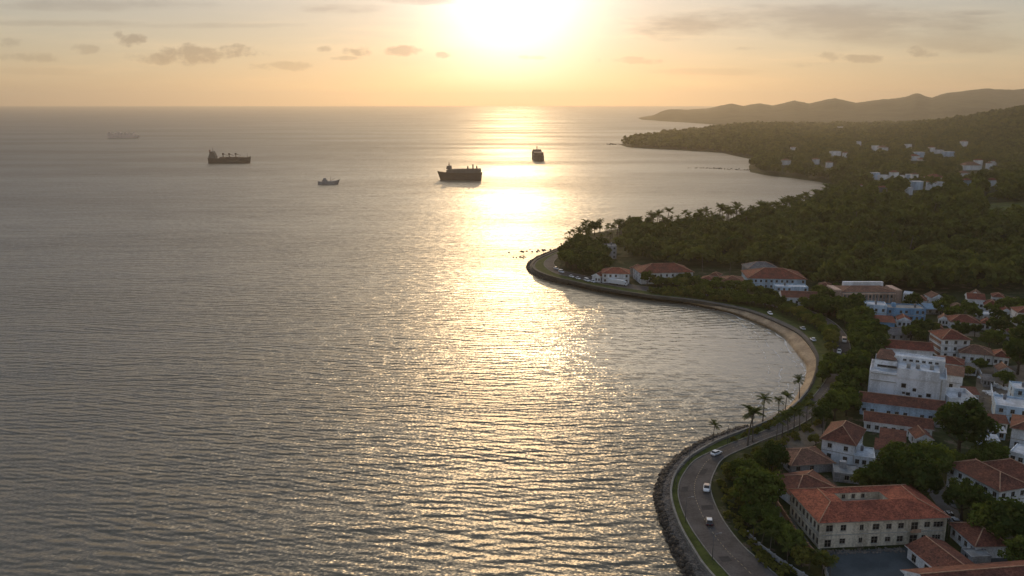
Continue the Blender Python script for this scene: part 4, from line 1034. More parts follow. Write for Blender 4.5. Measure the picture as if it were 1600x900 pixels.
# --- white houses far off among the trees of the valley
def ground_at(px, py):
    d = ray(px, py); tt = np.linspace(60, 9000, 4500); P = np.array([0, 0, CAMH]) + tt[:, None] * d
    hh = land_h(P[:, 0], P[:, 1]); k = int(np.argmax(P[:, 2] < hh)); return P[k][:2], float(hh[k])
FAR = [(1306, 244, 16, "white", "w"), (1321, 246, 8, "white", "w"), (1342, 228, 7, "white", "w"), (1368, 236, 10, "white", "w"), (1381, 237, 14, "white", "w"), (1420, 232.5, 10, "white", "w"), (1437, 246, 16, "blue", "w"), (1456, 238, 10, "white", "w"),
       (1468, 240, 14, "white", "w"), (1484, 245, 16, "blue", "w"), (1507, 229, 10, "white", "b"), (1431, 251, 14, "white", "r"), (1440, 255, 10, "white", "r"), (1529, 260, 12, "white", "w"), (1520, 266, 28, "white", "b"), (1552, 259, 10, "white", "r"), (1546, 265, 8, "white", "w"),
       (1369, 281, 12, "blue", "w"), (1382, 282, 14, "white", "w"), (1398, 280, 12, "white", "r"), (1408, 283, 12, "white", "w"), (1421, 281, 10, "blue", "w"), (1429, 284, 10, "white", "w"), (1462, 287, 26, "white", "r"), (1434, 297, 18, "blue", "w"), (1455, 297, 14, "white", "w"), (1470, 296, 12, "white", "w"),
       (1508, 280, 16, "white", "b"), (1524, 286, 18, "blue", "w"), (1542, 286, 24, "blue", "w"), (1550, 291, 16, "white", "r"), (1512, 292, 12, "blue", "w"), (1420, 305, 8, "white", "w"), (1380, 305, 12, "grey", "r"), (1276, 257, 10, "white", "b"), (1229, 258, 14, "white", "b"), (1240, 236, 8, "white", "b"), (1296, 262, 10, "white", "b"), (1344, 300, 8, "white", "r"), (1313, 203, 8, "white", "w")]
FARP = []
fr = random.Random(3)
for fi, (px, py, wpx, wl, rf) in enumerate(FAR):
    if rf == 'w' and fi % 3 == 1: rf = 'r' if fi % 2 else 'b'
    p, z = ground_at(px, py); dist = p[1]
    w = max(7.0, wpx / FPX * dist * 0.95); dd = w * fr.uniform(0.5, 0.8); hh = fr.uniform(4.5, 7.5) * (1 + dist / 4500)
    root = empty("distant_house", (p[0] - w / 2, p[1], z + 0.2), fr.uniform(-0.12, 0.12))
    side = "left" if px < 1330 else ("middle" if px < 1480 else "right"); row = "lower" if py > 270 else "upper"
    kind = {"w": "flat pale roof", "r": "red roof", "b": "brownish roof"}[rf]
    tag(root, "small " + {"white": "white", "blue": "pale blue", "grey": "grey"}[wl] + " far-off house with " + kind + " in the " + row + " " + side + " of the valley", "house", "far-off houses among the valley trees")
    mb = MB(); facade(mb, (0, 0), (w, 0), -3, hh, face_ops(w, 2, hh / 2, max(2, int(w / 4)), 1.5, 1.4, 0.8), 0, 0.5)
    mb.box(0, 0.55, -3, w, dd, hh - 0.01); mb.poly([(0, 0, hh), (w, 0, hh), (w, .6, hh), (0, .6, hh)])
    mb.build("wall", W[wl], root)
    if rf == "w":
        rb = MB(); rb.box(-0.3, -0.3, 0, w + 0.3, dd + 0.3, 0.5); rb.build("roof", RF["white"], root, (0, 0, hh + 0.02))
    else:
        rb, _ = roof_mesh("hip", w, dd, dd * 0.28, 0.6); rb.build("roof", [RF["red" if rf == "r" else "brown"], M["fascia"]], root, (0, 0, hh + 0.2))
    FARP.append((px, py, wpx, dist))

# --- garden walls and debris
def wall_line(name, pxs, h, mat, label, cat="wall"):
    mb = MB(); pts = [G(a, b, 3.0) for a, b in pxs]
    for a, b in zip(pts[:-1], pts[1:]):
        u = (b - a) / np.linalg.norm(b - a); n = np.array([-u[1], u[0], 0]) * 0.14
        q = [a - n, b - n, b + n, a + n]
        lo = [p + (0, 0, -0.4) for p in q]; hi = [p + (0, 0, h) for p in q]
        mb.poly(hi)
        for i in range(4): mb.poly([lo[i], lo[(i + 1) % 4], hi[(i + 1) % 4], hi[i]])
        for k in range(int(np.linalg.norm(b - a) / 3.5) + 1):
            c = a + u * min(k * 3.5, np.linalg.norm(b - a)); mb.box(c[0] - .22, c[1] - .22, 2.7, c[0] + .22, c[1] + .22, 3.0 + h + 0.2)
    tag(mb.build(name, mat), label, cat)
wall_line("garden_wall", [(1168, 838), (1186, 856), (1210, 874), (1236, 892), (1262, 908)], 1.3, W["grey"], "low stained grey garden wall between the roadside grass and the palms")
wall_line("yard_wall", [(1208, 758), (1214, 790), (1250, 846), (1276, 872)], 1.5, W["brick"], "reddish yard wall along the seaward side of the low tile house")
wall_line("court_wall", [(1283, 872), (1292, 905), (1320, 950)], 1.4, W["grey"], "grey wall along the seaward side of the paved courtyard")
wall_line("street_wall", [(1525, 572), (1536, 596), (1548, 604), (1552, 640)], 1.6, W["white"], "broken white wall bordering the dirt lot")
def scatter(pxs, n, sz, mat, label, z=3.05, name="debris"):
    base = catmull([G(a, b, z) for a, b in pxs], 12); i = rng.integers(0, len(base), n)
    p = base[i] + np.stack([rng.normal(0, 0.9, n), rng.normal(0, 0.6, n), np.zeros(n)], 1)
    rocks(name, p, rng.uniform(sz[0], sz[1], n), mat, label)
scatter([(1286, 862.5), (1340, 862), (1410, 859)], 240, (0.1, 0.38), M["rubble"], "strip of broken stone along the foot of the cream building", name="stone_debris")
scatter([(1536, 590), (1560, 604), (1585, 612), (1568, 622), (1545, 612)], 420, (0.2, 0.8), W["white"], "pale building rubble strewn over the dirt lot", name="building_rubble")
# ------------------------------------------------------------------ vegetation
def leaf_mat(name, c_dark, c_lite, trans=0.35):
    m, nt, out = new_mat(name); t = NT(nt)
    at = t.n("ShaderNodeAttribute"); at.attribute_name = "tint"
    oi = t.n("ShaderNodeObjectInfo")
    f = t.math("ADD", t.math("MULTIPLY", at.outputs["Fac"], 0.7), t.math("MULTIPLY", oi.outputs["Random"], 0.3))
    c = t.mix(f, c_dark, c_lite)
    d = t.n("ShaderNodeBsdfDiffuse"); tr = t.n("ShaderNodeBsdfTranslucent")
    t.link(c, d.inputs[0])
    vm = t.n("ShaderNodeVectorMath", operation="MULTIPLY"); t.link(c, vm.inputs[0]); vm.inputs[1].default_value = (1.2, 1.25, 0.6)
    t.link(vm.outputs[0], tr.inputs[0])
    mx = t.n("ShaderNodeMixShader"); mx.inputs[0].default_value = trans
    t.link(d.outputs[0], mx.inputs[1]); t.link(tr.outputs[0], mx.inputs[2])
    t.link(mx.outputs[0], out.inputs[0]); return m
LEAF = leaf_mat("broad_leaves", (0.044, 0.068, 0.017), (0.165, 0.189, 0.041))
LEAF_D = leaf_mat("dark_leaves", (0.029, 0.051, 0.016), (0.104, 0.128, 0.032))
LEAF_Y = leaf_mat("olive_leaves", (0.079, 0.085, 0.022), (0.256, 0.232, 0.055))
LEAF_P = leaf_mat("palm_fronds", (0.044, 0.061, 0.020), (0.134, 0.146, 0.041))
LEAF_F = leaf_mat("forest_leaves", (0.050, 0.068, 0.020), (0.170, 0.180, 0.046))
BARK = simple_mat("tree_bark", (0.11, 0.085, 0.06), 0.95, 0.4, 1.0, 0.1)
BARK_P = simple_mat("palm_bark", (0.15, 0.125, 0.10), 0.95, 0.4, 1.0, 0.1)

def quads_from(cent, nrm, size, r):
    """leaf cards: one quad per centre, facing roughly along nrm"""
    n = len(cent)
    a = np.cross(nrm, r.normal(size=(n, 3))); a /= np.linalg.norm(a, axis=1)[:, None] + 1e-9
    b = np.cross(nrm, a)
    s = (size * r.uniform(0.6, 1.25, n))[:, None]; k = r.uniform(0.55, 0.95, n)[:, None]
    v = np.stack([cent - a * s - b * s * k * .6, cent + a * s * .5 - b * s * k, cent + a * s + b * s * k * .6, cent - a * s * .5 + b * s * k], 1)
    return v

def crown_cloud(r, rx, rz, zc, n_cl, per, leaf, flat=0.55):
    """clumps of leaves spread through an uneven crown"""
    V = []; T = []
    for i in range(n_cl):
        u = r.normal(size=3); u /= np.linalg.norm(u)
        if u[2] < -0.45: u[2] *= -0.6
        rad_ = r.uniform(0.45, 1.0) ** 0.5
        c = np.array([u[0] * rx, u[1] * rx, u[2] * rz]) * rad_ * r.uniform(0.78, 1.12) + (0, 0, zc)
        cr = rx * r.uniform(0.20, 0.40)
        d = r.normal(size=(per, 3)); d /= np.linalg.norm(d, axis=1)[:, None]
        p = c + d * (cr * r.uniform(0.35, 1.0, (per, 1)) ** 0.6) * (1, 1, 0.75)
        nr = d + r.normal(size=(per, 3)) * 0.45 + (0, 0, 0.35); nr /= np.linalg.norm(nr, axis=1)[:, None]
        V.append(quads_from(p, nr, leaf, r)); T.append(np.clip(r.uniform(0.05, 0.9) + r.normal(0, 0.14, per), 0, 1))
    return np.concatenate(V), np.concatenate(T)

def cloud_mesh(name, V, T, mat):
    n = len(V)
    return mesh_np(name, V.reshape(-1, 3), np.arange(n * 4).reshape(n, 4), [mat], tint=T)

def trunk_mesh(r, h, rad_, limbs, spread):
    mb = MB()
    lean = r.normal(0, 0.04, 2) * h
    mb.tube([(0, 0, -0.6), (lean[0] * .3, lean[1] * .3, h * .35), (lean[0], lean[1], h * .8)], [rad_ * 1.25, rad_, rad_ * .55], 7)
    for k in range(limbs):
        th = 6.28 * k / limbs + r.uniform(-.4, .4); z = h * r.uniform(.4, .62); L = spread * r.uniform(.55, .85)
        s = np.array([lean[0] * z / h, lean[1] * z / h, z]); e = s + (math.cos(th) * L, math.sin(th) * L, h * r.uniform(.22, .45))
        mb.tube([s, s * .5 + e * .5 + (0, 0, -.2), e], [rad_ * .5, rad_ * .34, rad_ * .14], 5)
    return mb.mesh("trunk", BARK)

TREE = {}
tr_rng = np.random.default_rng(21)
def make_kind(key, n_var, rx, rz, zc, n_cl, per, leaf, mat, rad_, limbs=5):
    TREE[key] = []
    for k in range(n_var):
        V, T = crown_cloud(tr_rng, rx, rz, zc, n_cl, per, leaf)
        TREE[key].append((cloud_mesh("crown", V, T, mat), trunk_mesh(tr_rng, zc, rad_, limbs, rx)))
make_kind("broad", 4, 5.0, 3.6, 6.4, 64, 75, 0.34, LEAF, 0.34)
make_kind("dark", 3, 5.0, 4.2, 7.0, 70, 75, 0.34, LEAF_D, 0.36)
make_kind("olive", 3, 3.2, 2.4, 3.9, 34, 60, 0.27, LEAF_Y, 0.18)
make_kind("mid", 4, 4.4, 3.6, 6.0, 40, 32, 0.55, LEAF, 0.3, 3)
make_kind("midd", 3, 4.4, 3.6, 6.0, 40, 32, 0.55, LEAF_D, 0.3, 3)
make_kind("shrub", 3, 1.4, 0.9, 0.8, 14, 42, 0.20, LEAF_Y, 0.07, 3)

def plant(kind, name, label, cat, pos, scale, group=None, r=tr_rng):
    cm, tm = TREE[kind][int(r.integers(len(TREE[kind])))]
    root = empty(name, pos, float(r.uniform(0, 6.28))); sc = scale * r.uniform(0.94, 1.06)
    root.scale = (sc * r.uniform(.93, 1.07), sc * r.uniform(.93, 1.07), sc * r.uniform(.9, 1.1))
    tag(root, label, cat, group)
    link_mesh("trunk", tm, root); link_mesh("crown", cm, root)
    return root

def frond_crown(r, n, L, droop):
    V = []; T = []
    for k in range(n):
        th = 6.28 * k / n + r.uniform(-.25, .25); el = r.uniform(-0.1, 1.15); ln = L * r.uniform(.8, 1.1)
        p = np.zeros(3); d = np.array([math.cos(th) * math.cos(el), math.sin(th) * math.cos(el), math.sin(el)])
        side = np.array([-math.sin(th), math.cos(th), 0]); ns = 7; tt = r.uniform(0, 1)
        for s in range(ns):
            q = p + d * ln / ns
            wd = 0.62 * math.sin(math.pi * min(1, (s + 1.0) / (ns + .6))) ** .6 * L / 3
            up = np.cross(d, side)
            for sg in (-1, 1):
                for h in range(2):
                    a = p + (q - p) * (h * .5); b = p + (q - p) * (h * .5 + .36)
                    o = side * sg * wd + d * wd * .45 - np.array([0, 0, .42 * wd])
                    V.append([a, b, b + o * .92, a + o]); T.append(tt + r.uniform(-.1, .1))
            p = q; d = d + np.array([0, 0, -droop / ns * (0.5 + s * .25)]); d /= np.linalg.norm(d)
    return np.array(V), np.clip(np.array(T), 0, 1)
PALM = []
for k in range(5):
    h = 8.0; bend = tr_rng.uniform(-1.1, 1.1, 2)
    pts = [np.array([bend[0] * u * u, bend[1] * u * u, h * u]) for u in np.linspace(0, 1, 6)]
    tb = MB(); tb.tube([(0, 0, -.7)] + pts, [0.27, 0.24, .19, .17, .155, .145, .14], 6)
    V, T = frond_crown(tr_rng, 15, 3.3, 1.25)
    PALM.append((cloud_mesh("crown", V + pts[-1], T, LEAF_P), tb.mesh("trunk", BARK_P)))
def palm(label, pos, scale, group=None, name="palm_tree", rz=None):
    cm, tm = PALM[int(tr_rng.integers(5))]
    root = empty(name, pos, float(tr_rng.uniform(0, 6.28)) if rz is None else rz)
    root.scale = (scale * .98, scale * .98, scale * tr_rng.uniform(.92, 1.08)); tag(root, label, "palm tree", group)
    link_mesh("trunk", tm, root); link_mesh("crown", cm, root)

# single palms along the near shore: place of the foot, height in metres
for (px, py, h, lb) in [(1114, 690, 5.6, "short lone palm at the water side of the near road bend"), (1168, 697, 11.0, "tall palm beside the road, second from the near bend"), (1192, 656, 7.5, "palm with a wide drooping crown leaning over the sea wall"),
                        (1226, 650, 7.0, "bushy palm at the stone corner where the beach begins"), (1216, 652, 6.2, "smaller palm left of the bushy one at the beach corner"), (1249, 621, 6.6, "dark palm rising from the sand at the near end of the beach"),
                        (1176, 690, 8.0, "slim palm crowded beside the tall roadside palm")]:
    palm(lb, G(px, py, 3.0), h * 1.38 / 10.0)
for (px, py, h) in [(1222, 684, 9.5), (1231, 680, 9), (1240, 677, 9.5), (1249, 672, 8.5), (1259, 668, 9), (1213, 688, 8.5), (1268, 660, 8)]:
    palm("tall palm in the close row on the land side of the road bend", G(px, py, 3.0), h / 10.0, "palms in the row on the land side of the road")
for (px, py, h) in [(1176, 850, 6.5), (1189, 858, 6.0), (1203, 866, 6.6), (1246, 884, 6.4), (1264, 890, 5.6), (1285, 898, 6.0), (1296, 905, 5.4), (1230, 880, 5.8)]:
    palm("young palm growing behind the stained grey garden wall", G(px, py, 3.0), h / 10.0, "young palms behind the garden wall")

# trees of the town: place of the foot, crown radius in metres
for (kind, px, py, rad_, lb, grp) in [
    ("broad", 1180, 802, 6.6, "largest bright green tree on the planted verge beside the near bend", None), ("broad", 1162, 760, 4.0, "round green tree at the top of the planted verge", None),
    ("dark", 1206, 745, 4.4, "dark tree between the planted verge and the dirt lane", None), ("broad", 1190, 742, 4.0, "leafy tree behind the round one on the verge top", None),
    ("olive", 1140, 748, 2.6, "olive shrub tree closest to the road on the verge", None), ("broad", 1196, 822, 3.6, "green tree below the largest one on the verge", None), ("olive", 1150, 790, 2.8, "yellowish tree between road and the largest verge tree", None),
    ("broad", 1172, 822, 3.2, "small green tree at the roadside under the largest verge tree", None), ("broad", 1232, 868, 3.8, "leafy tree at the seaward corner of the narrow yard", None), ("olive", 1252, 886, 3.0, "yellow-green bush tree beside the garden wall's far end", None), ("olive", 1288, 895, 3.2, "yellow-green bush tree at the corner of the paved courtyard", None),
    ("broad", 1212, 850, 3.4, "green tree inside the garden wall", None), ("dark", 1420, 786, 7.6, "widest tree of the dark cluster behind the cream building", None), ("dark", 1378, 782, 5.4, "dark tree at the left of the cluster behind the cream building", None), ("broad", 1352, 777, 4.0, "lighter tree at the left end of the cluster behind the cream building", None),
    ("broad", 1452, 752, 6.2, "green tree at the upper right of the cluster behind the cream building", None), ("broad", 1400, 742, 5.6, "green tree at the top of the cluster behind the cream building", None), ("dark", 1445, 788, 4.6, "dark tree at the right end of the cluster behind the cream building", None), ("dark", 1497, 716, 8.6, "huge dark round tree standing before the stepped sheds", None),
    ("broad", 1486, 748, 4.8, "green tree below the huge dark round tree", None), ("broad", 1546, 735, 4.6, "green tree between the huge dark tree and the porch house", None), ("broad", 1520, 742, 3.6, "small green tree right above the mansion roof", None), ("dark", 1502, 812, 5.4, "dark tree in front of the mansion's long wall", None), ("dark", 1524, 812, 3.8, "smaller dark tree in front of the mansion's door", None),
    ("broad", 1545, 850, 5.6, "broad tree below the front corner of the mansion", None), ("dark", 1582, 862, 6.2, "dark broad tree at the right edge below the mansion", None), ("dark", 1566, 842, 4.2, "dark tree between two broad ones below the mansion", None), ("broad", 1598, 900, 5.0, "tree at the right edge above the big dark foreground roof", None),
    ("broad", 1303, 657, 5.0, "dense tree between the road bend and the white corner house", None), ("dark", 1284, 668, 3.6, "dark tree at the top of the dirt lane", None), ("broad", 1322, 650, 4.6, "leafy tree left of the long pale blue house", None), ("olive", 1290, 646, 2.8, "olive tree at the road edge above the dirt lane", None), ("olive", 1274, 699, 2.4, "small dark bush tree at the gable of the white corner house", None),
    ("broad", 1545, 545, 5.0, "tree right above the wide brown-roofed house", None), ("dark", 1590, 585, 6.4, "dark tree at the right edge beside the short white wing", None), ("dark", 1598, 558, 6.0, "dark tree at the right edge behind the short white wing", None), ("broad", 1530, 580, 3.0, "small tree in front of the short white wing", None), ("olive", 1512, 590, 2.4, "low olive tree behind the open-topped house", None), ("broad", 1568, 606, 3.6, "low tree overhanging the dirt lot", None)]:
    base_r = {"broad": 5.0, "dark": 5.0, "olive": 3.2}[kind]
    plant(kind, "broadleaf_tree" if kind != "olive" else "small_tree", lb, "tree", G(px, py, 3.0), rad_ / base_r * 0.92, grp)

def inside_foot(p, margin):
    for (a, ux, uy, w, d) in FOOT:
        q = np.asarray(p[:2]) - a; x = q @ ux; y = q @ uy
        if -margin < x < w + margin and -margin < y < d + margin: return True
    return False
def in_poly(px, py, poly):
    c = False; n = len(poly)
    for i in range(n):
        ax, ay = poly[i]; bx, by = poly[(i + 1) % n]
        if (ay > py) != (by > py) and px < (bx - ax) * (py - ay) / (by - ay) + ax: c = not c
    return c
road_px = [(r[4][0], r[4][1]) for r in COAST] + [(r[5][0], r[5][1]) for r in reversed(COAST)]
def belt(poly, n, kinds, rad_rng, label, group, mind=0.8, margin=1.0, name="broadleaf_tree", avoid_road=True):
    """a planted belt: trees stand in the outlined ground area, kept apart from each other, from walls and from the road"""
    pts = []; W_ = [G(a, b)[:2] for a, b in poly]; lo = np.min(W_, 0); hi = np.max(W_, 0); tries = 0
    while len(pts) < n and tries < n * 60:
        tries += 1
        p = lo + tr_rng.uniform(0, 1, 2) * (hi - lo)
        if not in_poly(p[0], p[1], W_): continue
        rr = tr_rng.uniform(*rad_rng)
        if inside_foot(p, margin + rr * .25): continue
        if avoid_road:
            a, b = to_px(p[0], p[1], 3.0)
            if in_poly(a, b, road_px): continue
        if any((p[0] - q[0]) ** 2 + (p[1] - q[1]) ** 2 < (mind * (rr + q[2])) ** 2 for q in pts): continue
        pts.append((p[0], p[1], rr))
    for (x, y, rr) in pts:
        k = kinds[int(tr_rng.integers(len(kinds)))]
        base_r = {"broad": 5.0, "dark": 5.0, "olive": 3.2, "mid": 4.4, "midd": 4.4, "shrub": 1.4}[k]
        plant(k, name, label, "tree" if k != "shrub" else "shrub", (x, y, float(land_h(np.array([x]), np.array([y]))[0]) if y > 420 else 3.0), rr / base_r, group)
    return len(pts)
cnt = 0
cnt += belt([(1312, 600), (1334, 592), (1340, 560), (1330, 520), (1300, 490), (1330, 494), (1362, 520), (1378, 545), (1350, 592), (1346, 625), (1330, 640), (1300, 640)], 34, ["mid", "mid", "midd"], (3.2, 5.2), "leafy tree in the dense belt between road and white houses", "trees between the road and the white houses", 0.55)
cnt += belt([(1282, 596), (1294, 578), (1298, 556), (1292, 530), (1262, 508), (1215, 488), (1262, 500), (1298, 524), (1305, 555), (1302, 580), (1290, 600)], 24, ["mid", "broad", "olive"], (2.4, 3.8), "green tree on the bank between beach footpath and road", "trees between the beach and the road", 0.5)
cnt += belt([(1215, 486), (1145, 467), (1088, 458), (1020, 452), (1020, 446), (1090, 444), (1160, 455), (1225, 468), (1275, 480), (1310, 490), (1290, 502), (1255, 488)], 70, ["mid", "midd", "mid", "olive"], (2.0, 3.6), "bushy tree in the belt along the head of the bay", "trees along the head of the bay", 0.5)
cnt += belt([(1020, 448), (960, 444), (905, 430), (880, 415), (880, 400), (905, 393), (940, 396), (945, 420), (940, 438), (985, 444)], 40, ["mid", "midd"], (4.0, 6.2), "dark tree in the grove behind the road at the tip of the point", "trees at the tip of the point", 0.5)
cnt += belt([(1213, 484), (1178, 480), (1133, 472), (1080, 464), (1020, 458.5), (1018, 455), (1083, 459.5), (1145, 466), (1213, 480), (1240, 492)], 74, ["olive", "mid", "mid"], (2.0, 3.1), "small tree on the grass bank between footpath and road at the head of the bay", "small trees on the bank of the bay", 0.45)
cnt += belt([(1380, 520), (1445, 510), (1480, 522), (1450, 540), (1400, 530)], 6, ["mid", "midd"], (2.6, 4.0), "tree behind the long red hall and beside the grey roof", "trees around the grey roof", 0.6)
cnt += belt([(1478, 522), (1600, 515), (1640, 530), (1620, 556), (1580, 552), (1500, 535)], 13, ["midd", "mid"], (2.8, 4.6), "tree in the wood between the villa and the wide house", "trees between villa and wide house", 0.5)
cnt += belt([(1400, 482), (1450, 474), (1510, 484), (1600, 488), (1640, 500), (1580, 512), (1480, 506), (1448, 500)], 17, ["midd", "mid"], (2.6, 4.2), "tree scattered among the hillside houses", "trees among the hillside houses", 0.55)
cnt += belt([(1262, 470), (1308, 462), (1312, 488), (1350, 492), (1310, 500), (1280, 485)], 12, ["mid", "midd"], (3.2, 4.8), "tree between the bay houses and the pink-winged building", "trees left of the pink-winged building", 0.55)
cnt += belt([(1120, 742), (1132, 735), (1160, 715), (1210, 700), (1216, 730), (1220, 760), (1205, 800), (1180, 840), (1150, 838), (1130, 800)], 46, ["shrub", "shrub", "olive"], (1.0, 1.9), "low olive shrub on the planted verge inside the road bend", "shrubs on the planted verge", 0.6, name="shrub")
cnt += belt([(1168, 838), (1150, 812), (1160, 835), (1200, 872), (1240, 900), (1225, 905), (1190, 880)], 20, ["shrub"], (0.8, 1.5), "low shrub on the grass outside the garden wall", "shrubs outside the garden wall", 0.6, name="shrub")
cnt += belt([(1195, 700), (1240, 680), (1290, 650), (1292, 656), (1240, 690), (1200, 706)], 20, ["shrub"], (0.9, 1.6), "low shrub along the land side kerb of the palm row", "shrubs under the palm row", 0.5, name="shrub")
cnt += belt([(1140, 690), (1168, 676), (1215, 658), (1255, 632), (1280, 604), (1284, 606), (1262, 632), (1222, 661), (1172, 682), (1142, 694)], 30, ["shrub"], (0.7, 1.4), "low shrub on the grass beside the sea wall and beach corner", "shrubs on the seaward bank", 0.5, name="shrub")
print("belt trees", cnt)

# palms on the skyline behind the point
back = catmull([G(a, b, 3.0) for a, b in [(884, 385), (905, 371), (945, 364), (1000, 360), (1075, 358), (1150, 352), (1200, 344), (1250, 331), (1290, 319), (1303, 309)]], 12)
np_ = 0
blen = np.concatenate([[0], np.cumsum(np.linalg.norm(np.diff(back, axis=0), axis=1))])
for k in range(185):
    sarc = tr_rng.uniform(0, blen[-1]); i = min(int(np.searchsorted(blen, sarc)), len(back) - 1)
    p = back[i] + np.array([tr_rng.normal(0, 5) + 3, -abs(tr_rng.normal(0, 26)) - 4, 0])
    z = float(land_h(np.array([p[0]]), np.array([p[1]]))[0])
    if z < 1.0: continue
    h = (tr_rng.uniform(12.5, 17.5) if tr_rng.uniform() < .75 else tr_rng.uniform(17, 21)) * (0.78 if p[0] < 105 else 1.0)
    palm("tall palm silhouetted on the far shore of the point", (p[0], p[1], z), h / 10.0, "skyline palms behind the point"); np_ += 1
for k in range(14):
    i = int(tr_rng.integers(14, len(back) - 1)); p = back[i] + np.array([tr_rng.normal(0, 6), -tr_rng.uniform(6, 40), 0])
    z = float(land_h(np.array([p[0]]), np.array([p[1]]))[0])
    if z > 1: plant("midd", "tall_tree", "tall dark tree rising above the palms on the far shore of the point", "tree", (p[0], p[1], z), tr_rng.uniform(1.0, 1.5), "tall trees among the skyline palms")

for k in range(46):
    a_, b_ = tr_rng.uniform(1040, 1600), tr_rng.uniform(322, 440)
    p = G(a_, b_, 12.0)
    if p[1] < 500 or inside_foot(p, 8): continue
    z = float(land_h(np.array([p[0]]), np.array([p[1]]))[0])
    if z > 2: palm("palm crown standing above the hillside forest", (p[0], p[1], z), tr_rng.uniform(1.3, 1.8), "palms in the hillside forest")
# ---- forest on the hills: one mass, many separate crowns in one mesh
def forest(name, label, templates, spacing, y0, y1, px0, px1, sc_rng, zmax_clear=None, seed=5, keep=None):
    r = np.random.default_rng(seed)
    x_hi = y1 * (px1 - 800) / FPX + 60; x_lo = -40
    gx = np.arange(x_lo, x_hi, spacing); gy = np.arange(y0, y1, spacing)
    X, Y = np.meshgrid(gx, gy); X = X.ravel() + r.uniform(-.5, .5, X.size) * spacing; Y = Y.ravel() + r.uniform(-.5, .5, Y.size) * spacing
    zc = Y * CP + CAMH * SP; px = 800 + FPX * X / zc
    ok = (px > px0) & (px < px1); X = X[ok]; Y = Y[ok]
    sd = signed_dist(X, Y); ok = sd > (8 if y0 < 900 else 4); X, Y, sd = X[ok], Y[ok], sd[ok]
    Z = land_h(X, Y, sd); ok = Z > 1.2; X, Y, Z = X[ok], Y[ok], Z[ok]
    px, py = to_px(X, Y, Z)
    if keep is not None:
        ok = np.array([keep(a, b, x, y, z) for a, b, x, y, z in zip(px, py, X, Y, Z)], bool); X, Y, Z = X[ok], Y[ok], Z[ok]
    n = len(X); VV = []; TT = []
    which = r.integers(0, len(templates), n)
    for k, (V, T) in enumerate(templates):
        s = which == k; m_ = int(s.sum())
        if not m_: continue
        sc = r.uniform(sc_rng[0], sc_rng[1], m_) * (1 + 0.25 * fbm(X[s] / 40, Y[s] / 40, 6, 2)); th = r.uniform(0, 6.28, m_); c, sn = np.cos(th)[:, None, None], np.sin(th)[:, None, None]
        P = V[None].reshape(1, -1, 4, 3)
        x = P[..., 0] * c - P[..., 1] * sn; y = P[..., 0] * sn + P[..., 1] * c; z = np.broadcast_to(P[..., 2], x.shape)
        Q = np.stack([x, y, z * r.uniform(.85, 1.2, (m_, 1, 1))], -1) * sc[:, None, None, None] + np.stack([X[s], Y[s], Z[s]], -1)[:, None, None, :]
        tree_t = r.uniform(-.42, .42, (m_, 1)) + 0.22 * fbm(X[s] / 60, Y[s] / 60, 9, 2)[:, None]
        VV.append(Q.reshape(-1, 4, 3)); TT.append(np.clip(T[None] * .75 + .12 + tree_t, 0, 1).ravel())
    V = np.concatenate(VV); T = np.concatenate(TT)
    me = cloud_mesh(name, V, T, LEAF_F)
    o = link_mesh(name, me); tag(o, label, kind="stuff")
    print(name, "trees", n, "quads", len(V))
def tmpl(n, rx, rz, zc, n_cl, per, leaf, seed):
    r = np.random.default_rng(seed); return [crown_cloud(r, rx, rz, zc, n_cl, per, leaf) for _ in range(n)]
def keep_near(a, b, x, y, z):
    if inside_foot((x, y), 6.0): return False
    if y > 560 and a < 1296 and signed_dist(np.array([x]), np.array([y]))[0] < 52 + 16 * math.sin(x * .11) + 8 * math.sin(x * .31): return False
    for (fx, fy, fw, fd) in FARP:
        if abs(a - fx) < fw * .8 + 2 and fd - 110 < y < fd + 25: return False
    # the foot of the hill: houses stand below this line
    lim = np.interp(a, [860, 940, 1000, 1090, 1165, 1260, 1310, 1400, 1450, 1520, 1700], [408, 404, 412, 418, 422, 446, 452, 460, 470, 466, 468])
    if b > lim: return False
    if 1532 < a < 1606 and 317 < b < 341: return False
    return True
forest("hillside_forest", "dense dark green forest covering the hill behind the town", tmpl(6, 4.6, 3.6, 5.6, 26, 9, 0.98, 31), 7.9, 470, 1010, 862, 1720, (0.62, 1.55), keep=keep_near)
def keep_far(a, b, x, y, z):
    for (fx, fy, fw, fd) in FARP:
        if abs(a - fx) < fw * .75 + 2 and fd - 150 < y < fd + 30: return False
    return True
forest("valley_woods", "hazy woods filling the valley and the middle headlands", tmpl(5, 5.4, 4.2, 5.4, 14, 5, 2.0, 41), 12.5, 1010, 2100, 960, 1720, (0.8, 1.4), keep=keep_far, seed=8)
forest("distant_woods", "far hazy woods over the distant ridge and long headland", tmpl(4, 8, 6.5, 7, 9, 4, 4.2, 51), 19, 2100, 3900, 960, 1720, (0.5, 1.1), keep=keep_far, seed=9)
